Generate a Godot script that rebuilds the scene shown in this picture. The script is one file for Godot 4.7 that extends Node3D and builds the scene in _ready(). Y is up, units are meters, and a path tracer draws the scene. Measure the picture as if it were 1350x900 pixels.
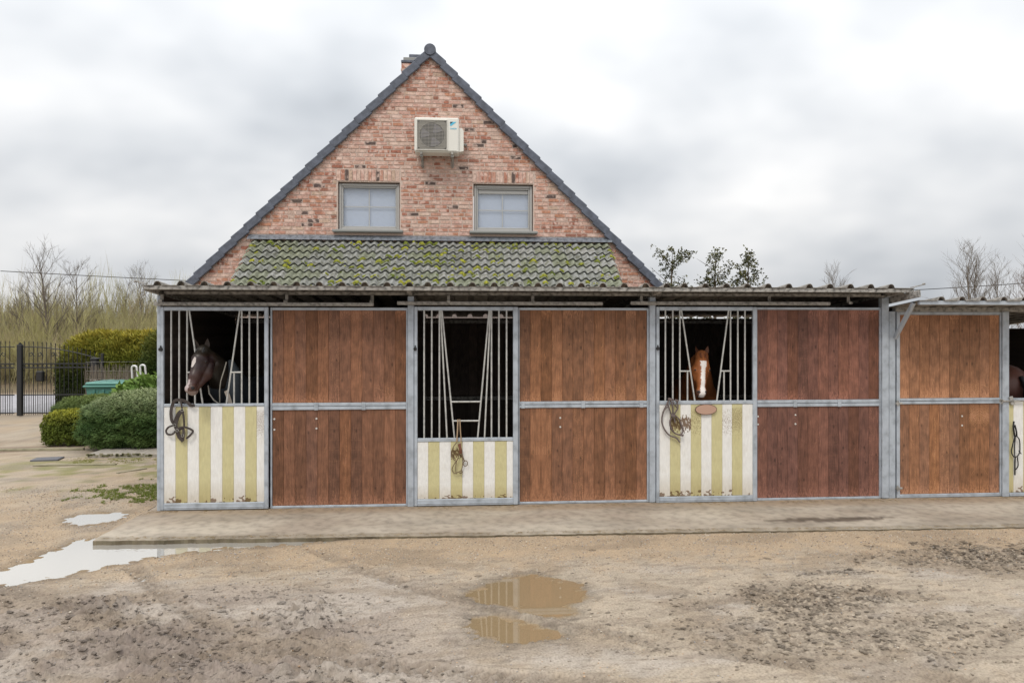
extends Node3D

const GROUND := -0.088
var rng := RandomNumberGenerator.new()
var used := {}
var M := {}

# ------------------------------------------------------------------ helpers
class Shape:
	var v := PackedVector3Array()
	var n := PackedVector3Array()
	var t := PackedVector2Array()
	var c := PackedColorArray()
	var i := PackedInt32Array()
	var col := Color.WHITE
	func vert(p: Vector3, nn: Vector3, uv := Vector2.ZERO) -> int:
		v.append(p); n.append(nn); t.append(uv); c.append(col)
		return v.size() - 1
	func tri(a: Vector3, b: Vector3, d: Vector3) -> void:      # anticlockwise seen from outside
		var nn := (b - a).cross(d - a).normalized()
		var k := vert(a, nn, Vector2(a.x, a.y)); vert(b, nn, Vector2(b.x, b.y)); vert(d, nn, Vector2(d.x, d.y))
		i.append_array(PackedInt32Array([k, k + 2, k + 1]))
	func quad(a: Vector3, b: Vector3, d: Vector3, e: Vector3, ua := Vector2.ZERO, ub := Vector2(1, 0), ud := Vector2(1, 1), ue := Vector2(0, 1)) -> void:
		var nn := (b - a).cross(d - a).normalized()
		var k := vert(a, nn, ua); vert(b, nn, ub); vert(d, nn, ud); vert(e, nn, ue)
		i.append_array(PackedInt32Array([k, k + 2, k + 1, k, k + 3, k + 2]))
	func box(at: Vector3, size: Vector3, ch := 0.0, b := Basis.IDENTITY, uvr := Rect2(0, 0, 1, 1)) -> void:
		var h := size / 2
		ch = minf(ch, minf(h.x, minf(h.y, h.z)) * 0.9)
		var w := func(p: Vector3) -> Vector2:
			return uvr.position + Vector2((p.x / size.x + 0.5) * uvr.size.x, (0.5 - p.y / size.y) * uvr.size.y)
		for ax in 3:
			for s in [-1.0, 1.0]:
				var u := Vector3.ZERO; u[(ax + 1) % 3] = 1.0
				var q := Vector3.ZERO; q[(ax + 2) % 3] = 1.0
				var o := Vector3.ZERO; o[ax] = s * h[ax]
				var hu: float = h[(ax + 1) % 3] - ch
				var hq: float = h[(ax + 2) % 3] - ch
				var p := [o - u * hu - q * hq, o + u * hu - q * hq, o + u * hu + q * hq, o - u * hu + q * hq]
				if s < 0: p.reverse()
				quad(at + b * p[0], at + b * p[1], at + b * p[2], at + b * p[3], w.call(p[0]), w.call(p[1]), w.call(p[2]), w.call(p[3]))
		if ch <= 0.0: return
		for ax in 3:
			var a1 := (ax + 1) % 3
			var a2 := (ax + 2) % 3
			for s1 in [-1.0, 1.0]:
				for s2 in [-1.0, 1.0]:
					var p := []
					for e in [[-1.0, 0], [1.0, 0], [1.0, 1], [-1.0, 1]]:
						var x := Vector3.ZERO
						x[ax] = e[0] * (h[ax] - ch)
						x[a1] = s1 * (h[a1] - (ch if e[1] else 0.0))
						x[a2] = s2 * (h[a2] - (0.0 if e[1] else ch))
						p.append(x)
					if s1 * s2 < 0: p.reverse()
					# outward check
					var nn: Vector3 = (p[1] - p[0]).cross(p[2] - p[0])
					if nn.dot(p[0]) < 0: p.reverse()
					quad(at + b * p[0], at + b * p[1], at + b * p[2], at + b * p[3], w.call(p[0]), w.call(p[1]), w.call(p[2]), w.call(p[3]))
		for sx in [-1.0, 1.0]:
			for sy in [-1.0, 1.0]:
				for sz in [-1.0, 1.0]:
					var g := Vector3(sx, sy, sz)
					var p := []
					for k in 3:
						var x := g * (h - Vector3.ONE * ch)
						x[k] = g[k] * h[k]
						p.append(x)
					if (p[1] - p[0]).cross(p[2] - p[0]).dot(g) < 0: p.reverse()
					tri(at + b * p[0], at + b * p[1], at + b * p[2])
	func tube(pts: Array, radii: Array, sides := 8, caps := true) -> void:
		var last := Vector3.ZERO
		var rings := []
		for k in pts.size():
			var d: Vector3 = (pts[mini(k + 1, pts.size() - 1)] - pts[maxi(k - 1, 0)]).normalized()
			if last == Vector3.ZERO:
				last = d.cross(Vector3.UP if absf(d.y) < 0.9 else Vector3.RIGHT).normalized()
			var a := (last - d * last.dot(d)).normalized()
			last = a
			var bb := d.cross(a)
			var r: float = radii[mini(k, radii.size() - 1)]
			var row := PackedInt32Array()
			for s in sides + 1:
				var an := TAU * s / sides
				var nn := a * cos(an) + bb * sin(an)
				row.append(vert(pts[k] + nn * r, nn, Vector2(float(s) / sides, k)))
			rings.append(row)
		for k in pts.size() - 1:
			for s in sides:
				var p: int = rings[k][s]
				var q: int = rings[k][s + 1]
				var x: int = rings[k + 1][s + 1]
				var y: int = rings[k + 1][s]
				i.append_array(PackedInt32Array([p, x, q, p, y, x]))
		if caps:
			for e in 2:
				var k := 0 if e == 0 else pts.size() - 1
				var d: Vector3 = (pts[1] - pts[0]) if e == 0 else (pts[k - 1] - pts[k])
				d = -d.normalized()
				var m := vert(pts[k], d)
				for s in sides:
					var p: int = vert(v[rings[k][s]], d)
					var q: int = vert(v[rings[k][s + 1]], d)
					i.append_array(PackedInt32Array([m, p, q] if e == 0 else [m, q, p]))
	func strap(pts: Array, width: float, thick: float, face := Vector3(0, 0, 1)) -> void:   # flat leather or webbing band along a line
		for k in pts.size() - 1:
			var d: Vector3 = pts[k + 1] - pts[k]
			if d.length() < 0.0005: continue
			var x := d.normalized()
			var z := (face - x * face.dot(x)).normalized()
			var y := z.cross(x)
			box((pts[k] + pts[k + 1]) / 2, Vector3(d.length() + width * 0.55, width, thick), thick * 0.3, Basis(x, y, z))
	func poly(pts: Array, z0: float, z1: float, b := Transform3D.IDENTITY) -> void:   # convex outline, anticlockwise, given depth
		var m := pts.size()
		for k in range(1, m - 1):
			tri(b * Vector3(pts[0].x, pts[0].y, z1), b * Vector3(pts[k].x, pts[k].y, z1), b * Vector3(pts[k + 1].x, pts[k + 1].y, z1))
			tri(b * Vector3(pts[0].x, pts[0].y, z0), b * Vector3(pts[k + 1].x, pts[k + 1].y, z0), b * Vector3(pts[k].x, pts[k].y, z0))
		for k in m:
			var p: Vector2 = pts[k]
			var q: Vector2 = pts[(k + 1) % m]
			quad(b * Vector3(p.x, p.y, z0), b * Vector3(q.x, q.y, z0), b * Vector3(q.x, q.y, z1), b * Vector3(p.x, p.y, z1))
	func done() -> ArrayMesh:
		var a := []
		a.resize(Mesh.ARRAY_MAX)
		a[Mesh.ARRAY_VERTEX] = v; a[Mesh.ARRAY_NORMAL] = n; a[Mesh.ARRAY_TEX_UV] = t; a[Mesh.ARRAY_COLOR] = c; a[Mesh.ARRAY_INDEX] = i
		var m := ArrayMesh.new()
		m.add_surface_from_arrays(Mesh.PRIMITIVE_TRIANGLES, a)
		return m

func numbered(called: String) -> String:
	var k: int = used.get(called, 0)
	used[called] = k + 1
	return called if k == 0 else "%s_%03d" % [called, k]

func tag(o: Node, label: String, category: String, group := "") -> Node:
	o.set_meta("label", label); o.set_meta("category", category)
	if group: o.set_meta("group", group)
	return o

func thing(called: String, label: String, category: String, at := Vector3.ZERO, group := "") -> Node3D:
	var o := Node3D.new()
	o.name = numbered(called); o.position = at
	add_child(o)
	tag(o, label, category, group)
	return o

func put(called: String, mesh, mat: Material, parent: Node = self, at := Transform3D.IDENTITY) -> MeshInstance3D:
	var o := MeshInstance3D.new()
	o.mesh = mesh.done() if mesh is Shape else mesh
	o.material_override = mat
	o.transform = at
	if parent == self:
		o.name = numbered(called)
	else:
		var key := "%d/%s" % [parent.get_instance_id(), called]
		var k: int = used.get(key, 0)
		used[key] = k + 1
		o.name = called if k == 0 else "%s_%03d" % [called, k]
	parent.add_child(o, true)
	return o

func bar(called: String, parent: Node, lo: Vector3, hi: Vector3, mat: Material, ch := 0.004) -> MeshInstance3D:
	var s := Shape.new()
	s.box((lo + hi) / 2, (hi - lo).abs(), ch)
	return put(called, s, mat, parent)

func structure(o: Node) -> Node:
	o.set_meta("kind", "structure")
	return o

func stuff(o: Node) -> Node:
	o.set_meta("kind", "stuff")
	return o

func many(called: String, mesh, mat: Material, xf: Array, cols: Array, parent: Node = self) -> MultiMeshInstance3D:
	var mm := MultiMesh.new()
	mm.transform_format = MultiMesh.TRANSFORM_3D
	mm.use_colors = true
	mm.mesh = mesh.done() if mesh is Shape else mesh
	mm.instance_count = xf.size()
	for k in xf.size():
		mm.set_instance_transform(k, xf[k])
		mm.set_instance_color(k, cols[k])
	var o := MultiMeshInstance3D.new()
	o.multimesh = mm
	o.material_override = mat
	o.name = numbered(called) if parent == self else called
	parent.add_child(o, true)
	stuff(o)
	return o

func lin(r: float, g: float, b: float) -> Color:
	return Color(r, g, b)

func mat(albedo: Color, rough := 0.8, metal := 0.0) -> StandardMaterial3D:   # albedo is a linear base colour
	var m := StandardMaterial3D.new()
	m.albedo_color = albedo.linear_to_srgb()
	m.roughness = rough
	m.metallic = metal
	return m

func vmat(rough := 0.85) -> StandardMaterial3D:
	var m := mat(Color.WHITE, rough)
	m.vertex_color_use_as_albedo = true
	return m

func noise(sd: int, freq: float, oct := 4, type := FastNoiseLite.TYPE_SIMPLEX_SMOOTH) -> FastNoiseLite:
	var f := FastNoiseLite.new()
	f.seed = sd; f.frequency = freq; f.noise_type = type
	f.fractal_type = FastNoiseLite.FRACTAL_FBM
	f.fractal_octaves = oct
	return f

func ntex(f: FastNoiseLite, side: int, stops: Array) -> NoiseTexture2D:
	var g := Gradient.new()
	var off := PackedFloat32Array()
	var cc := PackedColorArray()
	for s in stops:
		off.append(s[0]); cc.append(s[1] if s[1] is Color else Color(s[1], s[1], s[1]))
	g.offsets = off; g.colors = cc
	var t := NoiseTexture2D.new()
	t.width = side; t.height = side; t.seamless = true; t.seamless_blend_skirt = 0.15
	t.noise = f; t.color_ramp = g; t.normalize = true
	return t

func tri(m: StandardMaterial3D, scale: float, world := true) -> StandardMaterial3D:
	m.uv1_triplanar = true
	m.uv1_world_triplanar = world
	m.uv1_scale = Vector3.ONE * scale
	m.uv1_triplanar_sharpness = 4.0
	return m

func shade(c: Color, k: float) -> Color:
	return Color(c.r * k, c.g * k, c.b * k)

# boards in eight looks beside one another: grain, knots, scratches, weathered foot
func board_atlas(painted: bool, sd: int, worn := false) -> ImageTexture:
	var w := 512
	var h := 512
	var im := Image.create(w, h, false, Image.FORMAT_RGB8)
	var bytes := PackedByteArray()
	bytes.resize(w * h * 3)
	var f := noise(sd, 1.0, 3)
	var f2 := noise(sd + 5, 1.0, 4)
	var r := RandomNumberGenerator.new()
	r.seed = sd
	for c in 8:
		var knots := []
		for k in [0, 1, 0, 2, 1, 0, 1, 1][c]:
			knots.append(Vector3(r.randf_range(10, 54), r.randf_range(30, 480), r.randf_range(3, 6)))
		var tone := [0.93, 0.84, 0.97, 0.88, 0.80, 0.95, 0.90, 0.86][c] as float
		var warm := r.randf_range(-0.04, 0.05)
		var scr := []
		for k in r.randi_range(2, 4):
			scr.append([r.randf_range(0, 60), r.randf_range(40, 500), r.randf_range(-0.5, 0.5), r.randf_range(10, 45)])
		for y in h:
			var fy := y / float(h)
			for x in 64:
				var px := c * 64 + x
				var bend := 0.0
				var kd := 0.0
				for k in knots:
					var dx: float = x - k.x
					var dy: float = (y - k.y) * 0.55
					var d2 := dx * dx + dy * dy
					if d2 < 900.0:
						bend += dx * 0.6 * exp(-d2 / (k.z * k.z * 6.0))
						kd = maxf(kd, exp(-d2 / (k.z * k.z * 0.9)))
				var o := (y * w + px) * 3
				if painted:
					var g := 0.95 + 0.05 * f.get_noise_2d((px) * 0.35, y * 0.012) + 0.03 * f2.get_noise_2d(px * 0.05, y * 0.02)
					var rr := g; var gg := g; var bb := g
					var edge := f2.get_noise_2d(px * 0.07 + 40.0, y * 0.035)
					var chip := 0.0
					var foot := (fy - 0.93) / 0.07
					var along := f2.get_noise_2d(px * 0.013 + 3.0, 8.0)
					if foot > 0.0 and f2.get_noise_2d(px * 0.028 + 60.0, y * 0.035) * 1.1 + edge * 0.15 + foot * 0.4 + along * 1.2 > 0.62: chip = 0.8
					if c == 5 and edge * 0.8 + f2.get_noise_2d(px * 0.02, y * 0.3) * 0.3 + 0.62 - pow((fy - 0.21) / 0.12, 2.0) > 0.30: chip = 0.92
					if c == 6 and f2.get_noise_2d(px * 0.3, y * 0.05) > 0.42 - 0.2 * exp(-pow((fy - 0.2) / 0.12, 2.0)) and fy < 0.34 and fy > 0.05: chip = 0.7
					if c == 7 and f2.get_noise_2d(px * 0.25 + 9.0, y * 0.22) > 0.12 + 9.0 * pow(fy - 0.16, 2.0) and fy > 0.04 and fy < 0.4: chip = 0.85
					if f2.get_noise_2d(px * 0.35 + 77.0, y * 0.3) > 0.66: chip = maxf(chip, 0.4)
					var grime := clampf((fy - 0.75) * 0.5, 0.0, 0.1) + 0.05 * maxf(0.0, f2.get_noise_2d(px * 0.01, y * 0.01))
					rr = lerpf(rr - grime * 0.8, 0.47, chip); gg = lerpf(gg - grime, 0.38, chip); bb = lerpf(bb - grime * 1.3, 0.31, chip)
					bytes[o] = int(clampf(rr, 0, 1) * 255); bytes[o + 1] = int(clampf(gg, 0, 1) * 255); bytes[o + 2] = int(clampf(bb, 0, 1) * 255)
				else:
					var g := f.get_noise_2d((px + bend) * 0.22 + c * 31.0, y * 0.007)
					var fine := f2.get_noise_2d((px + bend) * 0.9, y * 0.05)
					var lum := tone * (0.84 + 0.20 * g + 0.10 * fine)
					lum *= 1.0 - 0.36 * kd
					lum += 0.13 * f2.get_noise_2d(px * 0.02 + 9.0, y * 0.012) + 0.08 * maxf(0.0, f2.get_noise_2d(px * 0.5 + 30.0, y * 0.004))
					var sc := 0.0
					for k in scr:
						var yy: float = y - k[1]
						if yy > 0 and yy < k[3]:
							var dd := absf(x - (k[0] + yy * k[2] + 2.0 * sin(yy * 0.2)))
							if dd < 1.1: sc = 0.22
					var foot := clampf((fy - 0.78) / 0.22, 0.0, 1.0)
					foot = maxf(0.0, foot * foot * (0.45 + 1.1 * f2.get_noise_2d(px * 0.12, y * 0.04 + 50.0))) * 0.42
					if f2.get_noise_2d(px * 0.35 + 200.0, y * 0.09) > 0.55: sc = maxf(sc, 0.14)
					if worn:
						var w1 := f2.get_noise_2d(px * 0.16, y * 0.16 + 300.0)
						var wob := f.get_noise_2d(y * 0.03, c * 9.0)
						match c:
							0: if absf(x - 34.0 - 7.0 * f.get_noise_2d(y * 0.008, c * 9.0)) < 0.8 + 4.0 * w1 and fy > 0.15: sc = maxf(sc, 0.24)
							1: if sin(y * 0.55 + x * 0.35) > 0.35 and w1 > -0.05 and fy < 0.55: sc = maxf(sc, 0.13)
							2: if sin(y * 0.40 - x * 0.6) > 0.5 and w1 > 0.0 and fy > 0.05 and fy < 0.5: sc = maxf(sc, 0.20)
							3: if fy > 0.78 and w1 + (fy - 0.9) * 2.0 > 0.10: sc = maxf(sc, 0.24)
							4: if absf(sin(y * 0.09 + 5.0 * wob)) < 0.06 and w1 > -0.1: sc = maxf(sc, 0.20)
							5: if absf(y - 430.0 - 0.35 * x - 14.0 * wob) < 1.2 + 5.0 * w1: sc = maxf(sc, 0.30)
							6: if w1 > 0.26 and f2.get_noise_2d(px * 0.02, y * 0.01 + 80.0) > 0.0: sc = maxf(sc, 0.22)
							7: if f2.get_noise_2d(px * 0.3, y * 0.12) > 0.02 + 30.0 * pow(fy - 0.14, 2.0): sc = maxf(sc, 0.38)
					bytes[o] = int(clampf(lum + sc + foot + warm * 0.3, 0, 1) * 255)
					bytes[o + 1] = int(clampf(lum * 0.97 + sc + foot + warm * -0.1, 0, 1) * 255)
					bytes[o + 2] = int(clampf(lum * 0.94 + sc * 0.8 + foot - warm, 0, 1) * 255)
	im = Image.create_from_data(w, h, false, Image.FORMAT_RGB8, bytes)
	return ImageTexture.create_from_image(im)

var board_cache := {}
func board(called: String, parent: Node, x0: float, x1: float, y0: float, y1: float, z: float, look: int, m: Material) -> MeshInstance3D:
	var w := snappedf(x1 - x0, 0.001)
	var h := snappedf(y1 - y0, 0.002)
	var key := "%.3f %.3f %d" % [w, h, look]
	if not board_cache.has(key):
		var s := Shape.new()
		s.box(Vector3.ZERO, Vector3(w - 0.001, h, 0.024), 0.0034, Basis.IDENTITY, Rect2(((look % 8) + (0.98 if look & 8 else 0.02)) / 8.0, 1.0 if look & 16 else 0.0, (-0.96 if look & 8 else 0.96) / 8.0, -1.0 if look & 16 else 1.0))
		board_cache[key] = s.done()
	return put(called, board_cache[key], m, parent, Transform3D(Basis.IDENTITY, Vector3((x0 + x1) / 2, (y0 + y1) / 2, z)))

# ------------------------------------------------------------------ smooth bodies: distance field of joined tapered capsules, meshed as surface nets
func body(bones: Array, cell: float, blend: float, colour: Callable, into: Shape = null) -> Shape:
	var lo := Vector3.INF
	var hi := -Vector3.INF
	for b in bones:
		var r := maxf(b[2], b[3]) + cell * 3.0
		lo = lo.min(b[0] - Vector3.ONE * r).min(b[1] - Vector3.ONE * r)
		hi = hi.max(b[0] + Vector3.ONE * r).max(b[1] + Vector3.ONE * r)
	var nx := int((hi.x - lo.x) / cell) + 2
	var ny := int((hi.y - lo.y) / cell) + 2
	var nz := int((hi.z - lo.z) / cell) + 2
	var f := PackedFloat32Array()
	f.resize(nx * ny * nz)
	f.fill(0.3)
	for b in bones:
		var a: Vector3 = b[0]
		var e: Vector3 = b[1]
		var ra: float = b[2]
		var rb: float = b[3]
		var pad := maxf(ra, rb) + blend + cell * 2.0
		var l := ((a.min(e) - Vector3.ONE * pad - lo) / cell).floor()
		var u := ((a.max(e) + Vector3.ONE * pad - lo) / cell).ceil()
		var ae := e - a
		var ll := maxf(ae.length_squared(), 1e-9)
		for x in range(maxi(0, int(l.x)), mini(nx, int(u.x) + 1)):
			for y in range(maxi(0, int(l.y)), mini(ny, int(u.y) + 1)):
				var row := (x * ny + y) * nz
				for z in range(maxi(0, int(l.z)), mini(nz, int(u.z) + 1)):
					var p := lo + Vector3(x, y, z) * cell - a
					var t := clampf(p.dot(ae) / ll, 0.0, 1.0)
					var d := (p - ae * t).length() - lerpf(ra, rb, t)
					var o := f[row + z]
					var hh := maxf(blend - absf(d - o), 0.0) / blend
					f[row + z] = minf(d, o) - hh * hh * blend * 0.25
	var s := into if into else Shape.new()
	var at := PackedInt32Array()
	at.resize(nx * ny * nz)
	at.fill(-1)
	var off := [0, nz * ny, nz, nz * ny + nz, 1, nz * ny + 1, nz + 1, nz * ny + nz + 1]
	for x in nx - 1:
		for y in ny - 1:
			for z in nz - 1:
				var k := (x * ny + y) * nz + z
				if absf(f[k]) > cell * 2.5: continue
				var f0 := f[k] < 0.0
				var mixed := false
				for q in range(1, 8):
					if (f[k + off[q]] < 0.0) != f0:
						mixed = true
						break
				if not mixed: continue
				var sum := Vector3.ZERO
				var cnt := 0
				for q in 8:
					for ax in 3:
						if q & (1 << ax): continue
						var fa := f[k + off[q]]
						var fb := f[k + off[q | (1 << ax)]]
						if (fa < 0.0) == (fb < 0.0): continue
						var p := Vector3(q & 1, (q >> 1) & 1, (q >> 2) & 1)
						p[ax] += fa / (fa - fb)
						sum += p; cnt += 1
				var pos := lo + (Vector3(x, y, z) + sum / cnt) * cell
				var g := Vector3(f[k + off[1]] - f[k] + f[k + off[7]] - f[k + off[6]], f[k + off[2]] - f[k] + f[k + off[7]] - f[k + off[5]], f[k + off[4]] - f[k] + f[k + off[7]] - f[k + off[3]])
				s.col = colour.call(pos)
				at[k] = s.vert(pos, g.normalized())
	for x in range(1, nx - 1):
		for y in range(1, ny - 1):
			for z in range(1, nz - 1):
				var k := (x * ny + y) * nz + z
				if at[k] < 0: continue
				for ax in 3:
					var st: int = [ny * nz, nz, 1][ax]
					if (f[k] < 0.0) == (f[k + st] < 0.0): continue
					var s1: int = [nz, 1, ny * nz][ax]
					var s2: int = [1, ny * nz, nz][ax]
					var a := at[k - s1 - s2]
					var b := at[k - s2]
					var c := at[k]
					var d := at[k - s1]
					if a < 0 or b < 0 or c < 0 or d < 0: continue
					if f[k] < 0.0: s.i.append_array(PackedInt32Array([a, c, b, a, d, c]))
					else: s.i.append_array(PackedInt32Array([a, b, c, a, c, d]))
	return s

# ------------------------------------------------------------------ ground heights
var cpA := PackedVector2Array([Vector2(3.60, 2.72), Vector2(3.79, 2.55), Vector2(4.03, 2.37), Vector2(4.21, 2.30), Vector2(4.42, 2.46), Vector2(4.60, 2.60), Vector2(4.63, 2.90), Vector2(4.45, 3.03), Vector2(4.50, 3.20), Vector2(4.33, 3.28), Vector2(4.12, 3.17), Vector2(3.90, 2.99), Vector2(3.72, 2.92)])
var cpB := PackedVector2Array([Vector2(3.66, 3.20), Vector2(3.83, 3.17), Vector2(4.05, 3.27), Vector2(4.2, 3.42), Vector2(4.34, 3.55), Vector2(4.08, 3.61), Vector2(3.92, 3.63), Vector2(3.76, 3.56), Vector2(3.66, 3.40)])
var leftP := PackedVector2Array([Vector2(-0.70, 2.42), Vector2(-1.2, 2.2), Vector2(-0.60, 1.95), Vector2(-0.53, 1.67), Vector2(-0.42, 1.22), Vector2(-0.45, 1.0), Vector2(-0.28, 0.95), Vector2(0.32, 0.94), Vector2(1.36, 0.95), Vector2(2.3, 1.12), Vector2(1.9, 1.30), Vector2(1.2, 1.38), Vector2(0.66, 1.57), Vector2(0.12, 1.99), Vector2(-0.05, 2.15), Vector2(-0.24, 2.24)])
var smallP := PackedVector2Array([Vector2(-1.0, 0.16), Vector2(-0.98, -0.03), Vector2(-0.76, -0.12), Vector2(-0.42, -0.10), Vector2(-0.39, 0.26), Vector2(-0.56, 0.43), Vector2(-0.81, 0.36)])
var nA := noise(3, 1.3, 4)
var nB := noise(8, 9.0, 4)
var nC := noise(21, 3.0, 3)
var nD := noise(33, 30.0, 2)

func inside(p: Vector2, poly: PackedVector2Array) -> float:   # signed distance, positive inside
	var best := 1e9
	for k in poly.size():
		var q := Geometry2D.get_closest_point_to_segment(p, poly[k], poly[(k + 1) % poly.size()])
		best = minf(best, q.distance_squared_to(p))
	var d := sqrt(best)
	return d if Geometry2D.is_point_in_polygon(p, poly) else -d

func near_puddle(x: float, z: float) -> float:
	var p := Vector2(x, z)
	var best := -1.0
	if x > 3.0 and x < 5.2 and z > 1.8 and z < 4.1:
		best = maxf(inside(p, cpA), inside(p, cpB))
	elif x > -2.0 and x < 2.8 and z > 0.3 and z < 3.0:
		best = inside(p, leftP)
	if x > -1.6 and x < 0.2 and z > -0.7 and z < 1.0:
		best = maxf(best, inside(p, smallP))
	return best

func churn(x: float, z: float) -> float:   # where hooves and wheels have broken up the mud
	var a := smoothstep(2.35, 2.9, z + 0.35 * nA.get_noise_2d(x * 0.8, z * 0.8)) * (1.0 - smoothstep(2.0, 3.1, x - 0.45 * (z - 2.6) + 0.4 * nA.get_noise_2d(x, z + 9.0)))
	return a * (0.66 + 0.9 * nC.get_noise_2d(x * 0.4, z * 0.4))

func tracks(x: float, z: float) -> Vector2:   # wheel ruts: (height of the tread marks, how strongly pressed)
	var best := Vector2.ZERO
	if z < 1.5 or z > 5.0 or x < -3.0 or x > 10.0: return best
	for t in [[6.6, -7.6, 12.07, 0.10, 1.0], [6.6, -7.6, 13.45, 0.10, 1.0], [9.0, -4.3, 9.0, 0.09, 0.8], [9.0, -4.3, 10.45, 0.09, 0.9], [2.0, -6.0, 11.2, 0.09, 0.7], [2.0, -6.0, 9.75, 0.09, 0.6]]:
		var dx: float = x - t[0]
		var dz: float = z - t[1]
		var rr := sqrt(dx * dx + dz * dz)
		var off: float = (rr - t[2]) / t[3]
		if absf(off) > 1.6: continue
		var fade := clampf(0.70 + 1.6 * nA.get_noise_2d(x * 0.7 + t[2], z * 0.7), 0.0, 1.0) * float(t[4])
		var along: float = atan2(dz, dx) * t[2]
		var press := 1.0 - smoothstep(0.75, 1.0, absf(off))
		var lug := smoothstep(0.0, 0.5, sin(along * 62.0 + absf(off) * 5.0))
		var bank := exp(-pow((absf(off) - 1.15) / 0.22, 2.0))
		var h := fade * (press * (-0.018 + 0.020 * lug) + 0.012 * bank)
		if absf(h) > absf(best.x): best.x = h
		best.y = maxf(best.y, fade * press * (1.0 - 0.45 * lug))
	return best

func soil(x: float, z: float) -> float:    # loose dark soil on the right
	var w := 0.35 * nA.get_noise_2d(x * 1.6 + 40.0, z * 1.6)
	var a := 1.0 - smoothstep(0.10, 0.62, Vector2((x - 6.45) / 1.15, (z - 3.05) / 0.5).length() * 0.6 + w)
	var b := 1.0 - smoothstep(0.10, 0.62, Vector2((x - 8.6) / 1.5, (z - 2.15) / 0.55).length() * 0.6 + w)
	var c := 0.6 * (1.0 - smoothstep(0.1, 0.7, Vector2((x - 6.3) / 1.6, (z - 3.7) / 0.6).length() * 0.6 + w))
	var d := 0.8 * (1.0 - smoothstep(0.1, 0.5, Vector2((x - 7.0) / 0.7, (z - 2.5) / 0.12).length() * 0.6 + w))
	return maxf(maxf(a, b), maxf(c, d))

func height(x: float, z: float, pd: float) -> float:
	if z < -9.5:
		return GROUND + 0.5 * smoothstep(-17.0, -21.0, z) * (1.0 + 0.5 * nA.get_noise_2d(x * 0.1, z * 0.1)) if x < 5.0 else GROUND
	var h := GROUND + 0.006 * nA.get_noise_2d(x * 0.6, z * 0.6)
	if z < -5.0: return h
	h += 0.004 * nB.get_noise_2d(x, z)
	var ch := maxf(churn(x, z), 0.0)
	if ch > 0.01:
		var q := nB.get_noise_2d(x * 0.42, z * 0.62)
		var lumps := maxf(0.0, nB.get_noise_2d(x * 0.55 + 3.0, z * 1.15) - 0.03)
		var torn := maxf(0.0, nB.get_noise_2d(x * 0.60 - 5.0, z * 1.9 + 0.25 * x) - 0.04)
		h += ch * (0.035 * q + 0.085 * lumps + 0.10 * torn + 0.020 * nB.get_noise_2d(x * 1.2, z * 1.8) - 0.008)
	var tk := tracks(x, z)
	h += tk.x
	var so := soil(x, z)
	if so > 0.01: h += so * (0.024 * nB.get_noise_2d(x * 1.7, z * 1.7) + 0.012 * nD.get_noise_2d(x * 1.2, z * 1.2))
	h += 0.0025 * nD.get_noise_2d(x * 1.1, z * 1.1)
	h = maxf(h, GROUND - lerpf(0.06, 0.010, smoothstep(-0.45, -0.20, pd)))
	if pd > -0.25:
		var wob := pd + 0.15 * nB.get_noise_2d(x * 0.6, z * 0.8) + 0.03 * nB.get_noise_2d(x * 2.2, z * 2.2)
		h = lerpf(h, GROUND - 0.008, smoothstep(-0.25, -0.02, pd))
		h -= 0.030 * smoothstep(-0.05, 0.10, wob)
	var rut := absf((z - 3.22) - 0.62 * (x - 4.05))    # the ridge a wheel pressed up across the middle puddle
	if x > 3.5 and x < 4.75 and rut < 0.09:
		h += 0.022 * (1.0 - smoothstep(0.02, 0.09, rut)) - 0.012 * (1.0 - smoothstep(0.0, 0.025, rut))
	return h

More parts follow.
